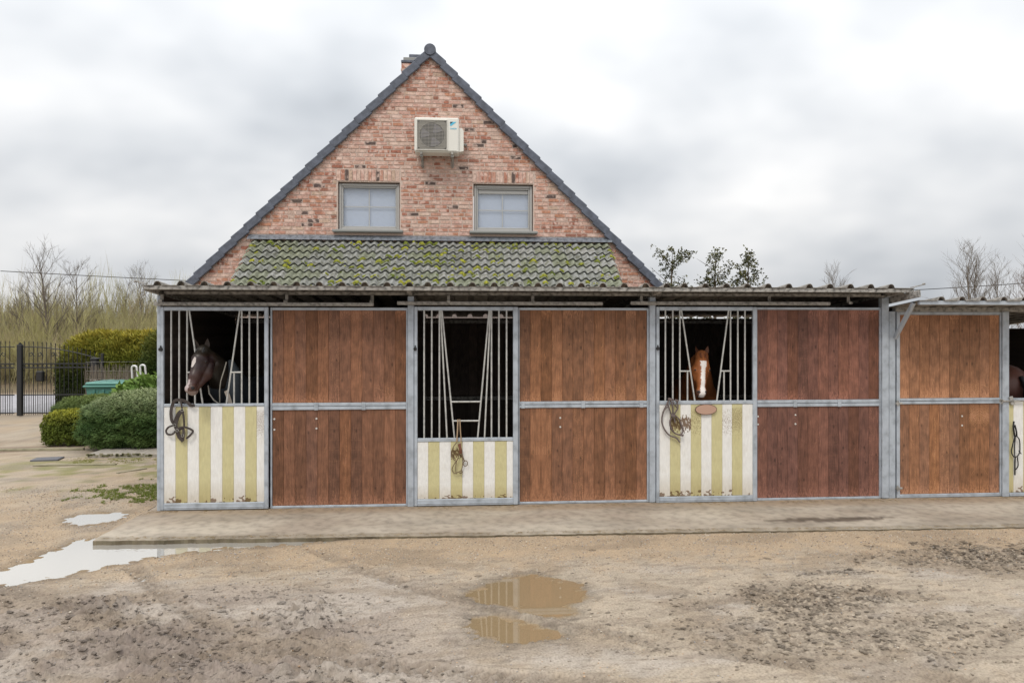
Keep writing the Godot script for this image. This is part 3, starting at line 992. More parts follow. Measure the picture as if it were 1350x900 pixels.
	for side in [-1.0, 1.0]:
		var s := Shape.new()
		var a := Vector2(ax, 7.36)
		var e := Vector2(ax + side * 4.75, 7.36 - 4.75)
		var pts := [a, a + Vector2(0, -0.12), e + Vector2(0, -0.12), e]
		if side > 0: pts.reverse()
		pts.reverse()
		s.poly(pts if side < 0 else pts, -13.0, -4.87)
		put("roof", s, M.verge, h)
		bar("side_wall", h, Vector3(ax + side * 4.3, -0.2, -12.8), Vector3(ax + side * 4.05, 2.7, -4.902), M.mortar)
	bar("rear_wall", h, Vector3(ax - 4.04, -0.2, -12.8), Vector3(ax + 4.04, 2.9, -12.6), M.mortar)
	# chimney on the far slope of the ridge
	var ch := Shape.new()
	ch.box(Vector3(2.52, 7.1, -6.95), Vector3(0.58, 1.72, 0.5), 0.01)
	var cp := put("chimney", ch, M.clays[2], h)
	for r in 6:
		for q in 3:
			var bs := Shape.new()
			bs.box(Vector3(2.34 + q * 0.195 + (0.05 if r % 2 else -0.03), 7.51 + r * 0.0735, -6.695), Vector3(0.18, 0.06, 0.025), 0.004)
			put("brick", bs, M.clays[[3, 0, 2, 7][rng.randi() % 4]], cp)
	bar("chimney_band", h, Vector3(2.225, 7.962, -7.21), Vector3(2.82, 8.02, -6.68), M.verge, 0.01)
	bar("chimney_slab", h, Vector3(2.27, 8.022, -7.16), Vector3(2.76, 8.10, -6.73), M.sill, 0.01)
	bar("chimney_cowl", h, Vector3(2.39, 8.102, -7.1), Vector3(2.68, 8.19, -6.78), M.verge, 0.012)
	build_lean_to(h)

func build_lean_to(h: Node) -> void:
	var x0 := -0.33
	var x1 := 6.38
	var top := Vector3(0, 3.80, -4.60)
	var run := Vector3(0, -1.0, 1.40).normalized()
	var up := Vector3(0, 1.40, 1.0).normalized()
	var deck := Shape.new()
	deck.box(top + run * 1.02 - up * 0.075 + Vector3((x0 + x1) / 2, 0, 0), Vector3(x1 - x0 - 0.06, 0.05, 2.0), 0.0, Basis(Vector3(1, 0, 0), up, run))
	var lt := put("lean_to_roof", deck, M.dull_steel, h)
	bar("lean_to_wall", h, Vector3(x0 + 0.25, -0.2, -3.3), Vector3(x1 - 0.25, 2.6, -3.1), M.mortar)
	bar("lean_to_wall", h, Vector3(x0 + 0.25, -0.2, -4.59), Vector3(x0 + 0.45, 2.75, -3.31), M.mortar)
	bar("lean_to_wall", h, Vector3(x1 - 0.45, -0.2, -4.59), Vector3(x1 - 0.25, 2.75, -3.31), M.mortar)
	var cols := 23
	var pitch := (x1 - x0) / cols
	var wave := func(u: float) -> float:     # two rolls, steep on one side
		var p := fposmod(u * 2.0, 1.0)
		return 0.046 * (0.5 - 0.5 * cos(PI * p / 0.62)) if p < 0.62 else 0.046 * (0.5 + 0.5 * cos(PI * (p - 0.62) / 0.38))
	var meshes := []
	for vv in 3:
		var s := Shape.new()
		var n := 24
		var len := 0.285
		for e in 2:          # upper skin
			for k in n + 1:
				var u := float(k) / n
				var slope: float = (wave.call(u + 0.01) - wave.call(u - 0.01)) / (0.02 * pitch)
				s.vert(Vector3((u - 0.5) * pitch, wave.call(u), -0.5 * len + e * len), Vector3(-slope, 1, 0).normalized())
		for k in n: s.i.append_array(PackedInt32Array([k, k + 1, n + 1 + k, k + 1, n + 2 + k, n + 1 + k]))
		for k in n:          # lower edge
			var a := s.v[n + 1 + k]
			var b := s.v[n + 2 + k]
			s.quad(a + Vector3(0, -0.013, 0), b + Vector3(0, -0.013, 0), b, a)
		for k in n:
			s.quad(s.v[k + 1] + Vector3(0, -0.013, 0), s.v[k] + Vector3(0, -0.013, 0), s.v[n + 1 + k] + Vector3(0, -0.013, 0), s.v[n + 2 + k] + Vector3(0, -0.013, 0))
		for e in [0, n]:
			var a := s.v[e]
			var b := s.v[n + 1 + e]
			if e == 0: s.quad(a + Vector3(0, -0.013, 0), b + Vector3(0, -0.013, 0), b, a)
			else: s.quad(b + Vector3(0, -0.013, 0), a + Vector3(0, -0.013, 0), a, b)
		meshes.append(s.done())
	var tilt := 0.15
	var base := Basis(Vector3(1, 0, 0), up, run) * Basis(Vector3(1, 0, 0), -tilt)
	var moss := []
	var mossc := []
	var f := noise(90, 0.5, 3)
	for r in 9:
		for c in cols:
			var at := top + run * (0.02 + 0.2295 * r + 0.11) + Vector3(x0 + (c + 0.5) * pitch, 0, 0) - up * (0.018 + rng.randf_range(-0.002, 0.003))
			var b := base * Basis(Vector3(0, 1, 0), rng.randf_range(-0.006, 0.006)) * Basis(Vector3(0, 0, 1), rng.randf_range(-0.006, 0.006))
			put("roof_tile", meshes[rng.randi() % 3], M.tiles[rng.randi() % 5 if c > 3 or rng.randf() < 0.4 else 3], lt, Transform3D(b, at))
			for q in 2:
				var p := f.get_noise_2d(c * 1.7 + q * 0.8, r * 1.5) + 0.42 * exp(-pow((c - 12.0) / 6.5, 2.0)) + rng.randf_range(-0.25, 0.2)
				if p < 0.24: continue
				var cnt := int(clampf((p - 0.22) * 85.0 * rng.randf_range(0.3, 1.5), 2, 40))
				var ctr := Vector3((0.30 + 0.5 * q - 0.5 + rng.randf_range(-0.12, 0.12)) * pitch, 0, 0.09 - 0.16 * pow(rng.randf(), 2.0))
				var hue := rng.randf()
				var green := Color(0.11, 0.15, 0.018).lerp(Color(0.36, 0.345, 0.035), pow(hue, 0.8))
				for m in cnt:
					var o := ctr + Vector3(rng.randfn() * 0.026, 0, rng.randfn() * 0.020)
					var u := clampf(o.x / pitch + 0.5, 0.0, 1.0)
					o.x = (u - 0.5) * pitch
					var sz := 0.006 + 0.020 * pow(rng.randf(), 1.6)
					var bb := Basis(Vector3(0, 1, 0), rng.randf() * TAU).scaled(Vector3(sz * 1.3, sz * 0.8, sz * 1.3))
					moss.append(Transform3D(b * bb, at + b * (o + Vector3(0, wave.call(u) + sz * 0.2, 0))))
					mossc.append(shade(green.lerp(Color(0.09, 0.12, 0.02), 0.5 * rng.randf()), rng.randf_range(0.75, 1.25)))
			if rng.randf() < 0.3:      # thin lichen and specks
				for m in rng.randi_range(1, 5):
					var u := rng.randf()
					var o := Vector3((u - 0.5) * pitch, wave.call(u) + 0.001, rng.randf_range(-0.05, 0.14))
					moss.append(Transform3D(b * Basis.from_scale(Vector3(0.012, 0.004, 0.012) * rng.randf_range(0.5, 1.3)), at + b * o))
					mossc.append(Color(0.17, 0.18, 0.05).lerp(Color(0.42, 0.40, 0.26), rng.randf()))
	many("moss", lump(5), vmat(0.95), moss, mossc, lt)
	var fl := Shape.new()
	var n := 60
	for k in n:
		var a := lerpf(x0 - 0.06, x1 + 0.05, float(k) / n)
		var b := lerpf(x0 - 0.06, x1 + 0.05, float(k + 1) / n)
		var dip := 0.008 * sin(k * 1.3)
		var d2 := 0.008 * sin((k + 1) * 1.3)
		fl.quad(Vector3(a, 3.775, -4.47 + dip), Vector3(b, 3.775, -4.47 + d2), Vector3(b, 3.855, -4.565), Vector3(a, 3.855, -4.565))
		fl.quad(Vector3(a, 3.855, -4.565), Vector3(b, 3.855, -4.565), Vector3(b, 3.875, -4.59), Vector3(a, 3.875, -4.59))
	put("lead_flashing", fl, M.lead, lt)

func lump(sd: int) -> Shape:   # a small irregular nodule, unit radius
	var r := RandomNumberGenerator.new()
	r.seed = sd
	var s := Shape.new()
	var ring := []
	for a in 4:
		var row := []
		for b in 7:
			var ph := PI * (a + 0.5) / 4.0
			var th := TAU * b / 7.0 + a * 0.4
			row.append(Vector3(sin(ph) * cos(th), cos(ph), sin(ph) * sin(th)) * r.randf_range(0.75, 1.15))
		ring.append(row)
	for a in 3:
		for b in 7:
			var p: Vector3 = ring[a][b]
			var q: Vector3 = ring[a][(b + 1) % 7]
			var x: Vector3 = ring[a + 1][(b + 1) % 7]
			var y: Vector3 = ring[a + 1][b]
			s.tri(p, q, x); s.tri(p, x, y)
	for b in range(1, 6):
		s.tri(ring[0][0], ring[0][b + 1], ring[0][b])
		s.tri(ring[3][0], ring[3][b], ring[3][b + 1])
	return s

# ------------------------------------------------------------------ the stable row
func corrugated(x0: float, x1: float, z0: float, y0: float, z1: float, y1: float, step: float, rib: float, first: float) -> Shape:
	var s := Shape.new()
	var prof := [Vector2(x0, 0)]
	var x := first
	while x < x1 - 0.05:
		if x - 0.045 > x0:
			prof.append_array([Vector2(x - 0.045, 0), Vector2(x - 0.030, rib * 0.72), Vector2(x - 0.012, rib), Vector2(x + 0.012, rib), Vector2(x + 0.030, rib * 0.72), Vector2(x + 0.045, 0)])
		x += step
	prof.append(Vector2(x1, 0))
	var th := 0.006
	for k in prof.size() - 1:
		var p: Vector2 = prof[k]
		var q: Vector2 = prof[k + 1]
		s.quad(Vector3(p.x, y0 + p.y, z0), Vector3(q.x, y0 + q.y, z0), Vector3(q.x, y1 + q.y, z1), Vector3(p.x, y1 + p.y, z1))
		s.quad(Vector3(p.x, y1 + p.y - th, z1), Vector3(q.x, y1 + q.y - th, z1), Vector3(q.x, y0 + q.y - th, z0), Vector3(p.x, y0 + p.y - th, z0))
		s.quad(Vector3(p.x, y0 + p.y - th, z0), Vector3(q.x, y0 + q.y - th, z0), Vector3(q.x, y0 + q.y, z0), Vector3(p.x, y0 + p.y, z0))
	return s

func rod(called: String, parent: Node, a: Vector3, b: Vector3, r: float, m: Material, sides := 8) -> void:
	var s := Shape.new()
	s.tube([a, b], [r], sides)
	put(called, s, m, parent)

func door(parent: Node, xs: Array, ys: Array, cuts: Array, looks: Array, bars: Array, slants: Array) -> Node:
	# xs: frame left, board left, board right, frame right; ys: bottom, boards bottom, boards top, rail top, opening top, frame top
	var z := 0.045
	var f := Shape.new()
	f.box(Vector3((xs[0] + xs[1]) / 2, (ys[0] + ys[5]) / 2, z), Vector3(xs[1] - xs[0], ys[5] - ys[0], 0.04), 0.005)
	f.box(Vector3((xs[2] + xs[3]) / 2, (ys[0] + ys[5]) / 2, z), Vector3(xs[3] - xs[2], ys[5] - ys[0], 0.04), 0.005)
	for e in [[ys[0], ys[1]], [ys[2], ys[3]], [ys[4], ys[5]]]:
		f.box(Vector3((xs[1] + xs[2]) / 2, (e[0] + e[1]) / 2, z), Vector3(xs[2] - xs[1] - 0.001, e[1] - e[0], 0.036), 0.005)
	f.box(Vector3((xs[1] + xs[2]) / 2, ys[0] + 0.030, z + 0.019), Vector3(xs[2] - xs[1] - 0.004, 0.012, 0.006), 0.001)
	var d := put("door", f, M.steel, parent)
	for k in cuts.size() - 1:
		board("board", d, cuts[k], cuts[k + 1], ys[1] + 0.001, ys[2] - 0.001, z - 0.002, looks[k], M.white if k % 2 == 0 else M.olive)
	for x in bars: rod("bar", d, Vector3(x, ys[3], z), Vector3(x, ys[4], z), 0.0105, M.bars)
	for e in slants:
		rod("bar", d, Vector3(e[0], e[1], z + 0.001), Vector3(e[2], e[3], z + 0.001), 0.0105, M.bars)
	# sliding-door catch on the left stile
	var c := Shape.new()
	c.tube([Vector3(xs[0] + 0.012, 1.86, z + 0.02), Vector3(xs[0] + 0.012, 1.86, z + 0.05)], [0.022], 10)
	c.box(Vector3(xs[0] + 0.012, 1.885, z + 0.035), Vector3(0.014, 0.04, 0.02), 0.004)
	put("catch", c, M.black, d)
	return d

func panel(parent: Node, xs: Array, ys: Array, n: int, tone: int, clamps: Array, bolts: Array, scuffs := {}) -> Node:
	# ys: bottom, boards bottom, boards top, boards bottom (upper), boards top, frame top
	var z := 0.0
	var f := Shape.new()
	f.box(Vector3((xs[0] + xs[1]) / 2, (ys[0] + ys[5]) / 2, z), Vector3(xs[1] - xs[0], ys[5] - ys[0], 0.05), 0.004)
	f.box(Vector3((xs[2] + xs[3]) / 2, (ys[0] + ys[5]) / 2, z), Vector3(xs[3] - xs[2], ys[5] - ys[0], 0.05), 0.004)
	var xm: float = (xs[1] + xs[2]) / 2
	var w: float = xs[2] - xs[1] - 0.001
	f.box(Vector3(xm, (ys[0] + ys[1]) / 2, z), Vector3(w, ys[1] - ys[0], 0.046), 0.004)
	f.box(Vector3(xm, (ys[4] + ys[5]) / 2, z), Vector3(w, ys[5] - ys[4], 0.046), 0.004)
	var h: float = (ys[3] - ys[2]) / 2 - 0.003
	f.box(Vector3(xm, ys[2] + h / 2, z), Vector3(w, h, 0.046), 0.004)
	f.box(Vector3(xm, ys[3] - h / 2, z), Vector3(w, h, 0.046), 0.004)
	var p := put("wall_panel", f, M.steel, parent)
	var step: float = (xs[2] - xs[1]) / n
	var prev := -1
	for half in 2:
		for k in n:
			var look := rng.randi() % 16
			if look % 8 == prev: look = (look + 3) % 16
			prev = look % 8
			var a: float = xs[1] + step * k
			var worn: int = scuffs.get(half * n + k, -1)
			if worn >= 0: look = worn
			var m: Material = M[("worn%d" if worn >= 0 else ("woodlow%d" if half == 0 else "wood%d")) % tone]
			if half == 0: board("board", p, a, a + step, ys[1] + 0.001, ys[2] - 0.001, z - 0.004, look, m)
			else: board("board", p, a, a + step, ys[3] + 0.001, ys[4] - 0.001, z - 0.004, look + (16 if worn < 0 and rng.randf() < 0.5 else 0), m)
	for x in clamps:
		bar("clamp", p, Vector3(x - 0.024, ys[2] - 0.004, 0.0235), Vector3(x + 0.024, ys[3] + 0.004, 0.031), M.steel, 0.003)
	for b in bolts:
		var s := Shape.new()
		s.tube([Vector3(b[0], b[1], 0.005), Vector3(b[0], b[1], 0.014)], [0.013, 0.011], 10)
		put("bolt", s, M.screw, p)
	return p

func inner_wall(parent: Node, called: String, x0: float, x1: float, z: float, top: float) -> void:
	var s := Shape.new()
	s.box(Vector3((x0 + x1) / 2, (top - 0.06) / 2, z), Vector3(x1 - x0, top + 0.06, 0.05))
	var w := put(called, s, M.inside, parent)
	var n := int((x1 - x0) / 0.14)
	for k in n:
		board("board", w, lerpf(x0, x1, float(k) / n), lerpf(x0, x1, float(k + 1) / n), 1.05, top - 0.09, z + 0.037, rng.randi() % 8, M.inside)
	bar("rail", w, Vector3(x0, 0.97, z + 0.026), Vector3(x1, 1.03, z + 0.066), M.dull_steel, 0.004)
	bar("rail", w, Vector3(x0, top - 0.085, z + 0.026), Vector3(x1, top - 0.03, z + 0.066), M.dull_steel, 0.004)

func build_stable() -> void:
	var st := thing("horse_stable", "long timber and steel stable row with three striped sliding doors", "stable")
	for x in [[-0.02, 0.023], [2.923, 3.0], [5.908, 5.985], [8.922, 9.012]]:
		bar("post", st, Vector3(x[0], -0.054, -0.035), Vector3(x[1], 2.50, 0.05), M.steel, 0.006)
	for x in [2.961, 5.946, 8.95]:
		bar("post_head", st, Vector3(x - 0.032, 2.502, -0.03), Vector3(x + 0.032, 2.60 if x < 8.0 else 2.535, 0.04), M.dull_steel, 0.005)
	bar("head_beam", st, Vector3(0.05, 2.513, -0.03), Vector3(2.928, 2.552, 0.035), M.dull_steel)
	bar("head_beam", st, Vector3(2.994, 2.513, -0.03), Vector3(5.913, 2.552, 0.035), M.dull_steel)
	bar("head_beam", st, Vector3(5.979, 2.513, -0.03), Vector3(8.917, 2.552, 0.035), M.dull_steel)
	for x in [[0.035, 4.0], [4.004, 9.1]]:
		bar("eaves_beam", st, Vector3(x[0] if x[0] > 1.0 else -0.01, 2.545, 0.36), Vector3(x[1], 2.592, 0.41), M.dull_steel, 0.005)
	for x in [[-0.03, 2.522, 2.375, 2.418], [2.801, 5.309, 2.392, 2.436], [5.658, 8.209, 2.40, 2.444]]:
		var tk := Shape.new()
		tk.box(Vector3((x[0] + x[1]) / 2, (x[2] + x[3]) / 2, 0.085), Vector3(x[1] - x[0], x[3] - x[2], 0.05), 0.007)
		put("door_track", tk, M.dull_steel, st)
	for x in [0.045, 1.489, 2.5, 3.419, 4.446, 7.433, 8.466, 5.80]:
		var hb := Shape.new()
		hb.box(Vector3(x, 2.475, 0.06), Vector3(0.036, 0.075, 0.012), 0.003)
		hb.box(Vector3(x, 2.43, 0.114), Vector3(0.045, 0.03, 0.008), 0.002)
		hb.tube([Vector3(x, 2.445, 0.06), Vector3(x, 2.445, 0.10)], [0.012], 8)
		put("track_bracket", hb, M.dull_steel, st)
	var slope := 0.085
	for k in 3:
		var x0 := -0.012 + 3.04 * k
		var s := corrugated(x0, x0 + (3.04 if k < 2 else 3.03), 0.425, 2.598 + 0.002 * k, -2.9, 2.598 + 0.002 * k - slope * 3.32, 0.257, 0.046, x0 + 0.16)
		put("roof_sheet", s, M.sheet, st)
	# loose corners of the end sheets
	var lf := Shape.new()
	lf.box(Vector3(-0.04, 2.625, 0.40), Vector3(0.10, 0.008, 0.07), 0.002, Basis(Vector3(0, 0, 1), -0.28))
	lf.tube([Vector3(-0.085, 2.635, 0.40), Vector3(-0.10, 2.64, 0.42)], [0.012], 8)
	put("roof_clip", lf, M.sheet, st)
	var rf := Shape.new()
	rf.box(Vector3(9.15, 2.628, 0.40), Vector3(0.15, 0.008, 0.07), 0.002, Basis(Vector3(0, 0, 1), 0.22))
	rf.tube([Vector3(9.21, 2.648, 0.40), Vector3(9.235, 2.655, 0.42)], [0.012], 8)
	put("roof_clip", rf, M.sheet, st)
	for x in [0.0, 2.96, 5.945, 8.98]:
		var s := Shape.new()
		var b := Basis(Vector3(1, 0, 0), -atan(slope))
		s.box(Vector3(x, 2.565 - slope * 1.65, -1.23), Vector3(0.05, 0.05, 3.2), 0.004, b)
		put("rafter", s, M.dull_steel, st)
	# front
	board_cache.clear()
	door(st, [0.025, 0.063, 1.226, 1.272], [-0.042, 0.040, 1.181, 1.215, 2.318, 2.363],
		[0.063, 0.197, 0.333, 0.467, 0.600, 0.736, 0.869, 1.003, 1.135, 1.226], [1, 2, 0, 3, 2, 4, 1, 2, 7],
		[0.144, 0.236, 0.327, 0.959, 1.048, 1.144], [[0.352, 2.318, 0.506, 1.215], [0.935, 2.318, 0.782, 1.215], [0.418, 1.215, 0.418, 1.585], [0.871, 1.215, 0.871, 1.583], [0.327, 1.585, 0.454, 1.585], [0.834, 1.585, 0.959, 1.585]])
	door(st, [3.004, 3.042, 4.205, 4.267], [-0.045, 0.037, 0.734, 0.777, 2.326, 2.372],
		[3.042, 3.172, 3.307, 3.446, 3.585, 3.717, 3.852, 3.984, 4.127, 4.205], [0, 3, 1, 5, 2, 4, 0, 1, 3],
		[3.122, 3.214, 3.307, 3.941, 4.032, 4.126], [[3.322, 2.326, 3.399, 0.777], [3.337, 2.326, 3.490, 0.777], [3.912, 2.326, 3.772, 0.777], [3.927, 2.326, 3.856, 0.777], [3.470, 0.982, 3.790, 0.982], [3.447, 1.215, 3.812, 1.215]])
	door(st, [5.991, 6.029, 7.224, 7.276], [-0.056, 0.018, 1.164, 1.209, 2.332, 2.379],
		[6.029, 6.166, 6.297, 6.431, 6.563, 6.695, 6.832, 6.957, 7.090, 7.224], [2, 5, 5, 6, 1, 4, 6, 7, 3],
		[6.108, 6.202, 6.292, 6.940, 7.034, 7.126], [[6.312, 2.332, 6.482, 1.209], [6.914, 2.332, 6.765, 1.209], [6.389, 1.209, 6.389, 1.576], [6.856, 1.209, 6.856, 1.576], [6.292, 1.576, 6.426, 1.576], [6.815, 1.576, 6.940, 1.576]])
	panel(st, [1.286, 1.306, 2.903, 2.921], [-0.052, -0.025, 1.127, 1.211, 2.327, 2.362], 12, 0, [1.828, 2.392], [[1.331, 1.02], [1.331, 0.893], [1.828, 1.02], [1.828, 0.902]], {6: 0, 7: 12, 9: 1, 10: 2, 11: 9, 5: 4, 22: 3, 21: 5, 17: 6})
	panel(st, [4.272, 4.288, 5.884, 5.906], [-0.054, -0.026, 1.130, 1.208, 2.334, 2.366], 12, 1, [4.33, 5.078, 5.811], [[4.794, 1.003], [4.794, 0.891]], {1: 2, 2: 10, 5: 6, 0: 4, 21: 3, 20: 5, 23: 11, 12: 4})
	panel(st, [7.281, 7.297, 8.903, 8.920], [-0.06, -0.033, 1.120, 1.205, 2.346, 2.378], 12, 2, [7.789, 8.371], [[7.31, 1.0], [7.31, 0.9], [7.799, 1.015], [7.799, 0.9]], {7: 4, 11: 6, 16: 12})
	# boxes behind the fronts
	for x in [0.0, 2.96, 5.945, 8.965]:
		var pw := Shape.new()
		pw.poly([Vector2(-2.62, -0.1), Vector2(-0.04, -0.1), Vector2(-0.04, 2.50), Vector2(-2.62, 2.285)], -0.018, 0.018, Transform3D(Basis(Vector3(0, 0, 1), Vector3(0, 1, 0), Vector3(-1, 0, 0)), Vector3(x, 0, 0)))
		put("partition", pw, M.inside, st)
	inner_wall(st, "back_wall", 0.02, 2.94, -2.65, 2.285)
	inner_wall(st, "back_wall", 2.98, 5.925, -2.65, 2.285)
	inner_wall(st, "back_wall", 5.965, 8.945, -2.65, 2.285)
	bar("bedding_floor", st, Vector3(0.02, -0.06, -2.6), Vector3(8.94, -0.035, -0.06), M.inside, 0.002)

# ------------------------------------------------------------------ second, lower row at the right
func build_annex() -> void:
	var st := thing("stable_annex", "lower brown stable row with its own tin roof at the right", "stable", Vector3(9.024, 0, 0))
	var o := 9.024
	bar("post", st, Vector3(9.026 - o, -0.062, -0.06), Vector3(9.112 - o, 2.33, 0.03), M.steel, 0.006)
	bar("post", st, Vector3(10.547 - o, -0.062, -0.04), Vector3(10.637 - o, 2.33, 0.045), M.steel, 0.006)
	bar("post", st, Vector3(12.0 - o, -0.062, -0.04), Vector3(12.09 - o, 2.33, 0.045), M.steel, 0.006)
	bar("head_beam", st, Vector3(9.115 - o, 2.325, -0.05), Vector3(12.1 - o, 2.385, 0.03), M.dull_steel, 0.005)
	bar("eaves_beam", st, Vector3(9.07 - o, 2.392, 0.51), Vector3(12.4 - o, 2.443, 0.555), M.steel, 0.006)
	var s := corrugated(9.05 - o, 12.4 - o, 0.575, 2.447, -2.6, 2.447 - 0.10 * 3.17, 0.265, 0.045, 9.05 - o + 0.28)
	put("roof_sheet", s, M.sheet, st)
	var vt := Shape.new()
	vt.box(Vector3(9.055 - o, 2.425, -0.45), Vector3(0.03, 0.085, 2.06), 0.005, Basis(Vector3(1, 0, 0), -0.10))
	put("verge_board", vt, M.dull_steel, st)
	var br := Shape.new()
	br.box(Vector3(9.075 - o, 2.205, 0.255), Vector3(0.04, 0.05, 0.57), 0.005, Basis(Vector3(1, 0, 0), -0.88))
	put("roof_brace", br, M.steel, st)
	panel(st, [9.132 - o, 9.176 - o, 10.528 - o, 10.545 - o], [-0.058, -0.015, 1.141, 1.214, 2.285, 2.324], 10, 3, [], [[10.02 - o, 0.98], [10.02 - o, 0.86]], {3: 0, 7: 7, 8: 15, 16: 3, 17: 11, 18: 5, 4: 6})
	for y in [1.155, 0.07]:
		var hg := Shape.new()
		hg.tube([Vector3(9.126 - o, y - 0.035, 0.05), Vector3(9.126 - o, y + 0.035, 0.05)], [0.011], 8)
		hg.box(Vector3(9.15 - o, y, 0.042), Vector3(0.09, 0.026, 0.012), 0.003)
		put("hinge", hg, M.dull_steel, st)
	# lower half of the striped door, standing open above
	var f := Shape.new()
	f.box(Vector3(11.32 - o, 1.19, 0.02), Vector3(1.35, 0.04, 0.04), 0.004)
	f.box(Vector3(11.32 - o, -0.035, 0.02), Vector3(1.35, 0.045, 0.04), 0.004)
	f.box(Vector3(11.985 - o, 0.58, 0.02), Vector3(0.03, 1.17, 0.04), 0.004)
	var d := put("half_door", f, M.steel, st)
	var cut := [10.640, 10.705, 10.84, 10.975, 11.11, 11.245, 11.38, 11.515, 11.65, 11.785, 11.968]
	for k in cut.size() - 1:
		board("board", d, cut[k] - o, cut[k + 1] - o, -0.010, 1.168, 0.018, [3, 1, 0, 2, 4, 1, 3, 0, 2, 1][k], M.olive if k % 2 == 0 else M.white)
	var lt := Shape.new()
	lt.tube([Vector3(10.49 - o, 1.175, 0.062), Vector3(10.83 - o, 1.178, 0.062)], [0.011], 8)
	lt.box(Vector3(10.66 - o, 1.18, 0.055), Vector3(0.05, 0.11, 0.02), 0.004, Basis(Vector3(0, 0, 1), 0.3))
	lt.tube([Vector3(10.51 - o, 1.14, 0.07), Vector3(10.53 - o, 1.19, 0.075), Vector3(10.49 - o, 1.20, 0.07)], [0.010], 8)
	put("door_latch", lt, M.dull_steel, st)
	for x in [9.06, 12.3]: bar("partition", st, Vector3(x - 0.018 - o, -0.1, -2.5), Vector3(x + 0.018 - o, 2.12, -0.07), M.inside, 0.002)
	bar("partition", st, Vector3(10.58 - o, -0.1, -2.5), Vector3(10.61 - o, 2.12, -0.07), M.inside, 0.002)
	inner_wall(st, "back_wall", 9.09 - o, 12.25 - o, -2.5, 2.138)
	bar("bedding_floor", st, Vector3(9.09 - o, -0.065, -2.45), Vector3(12.25 - o, -0.04, -0.08), M.inside, 0.002)

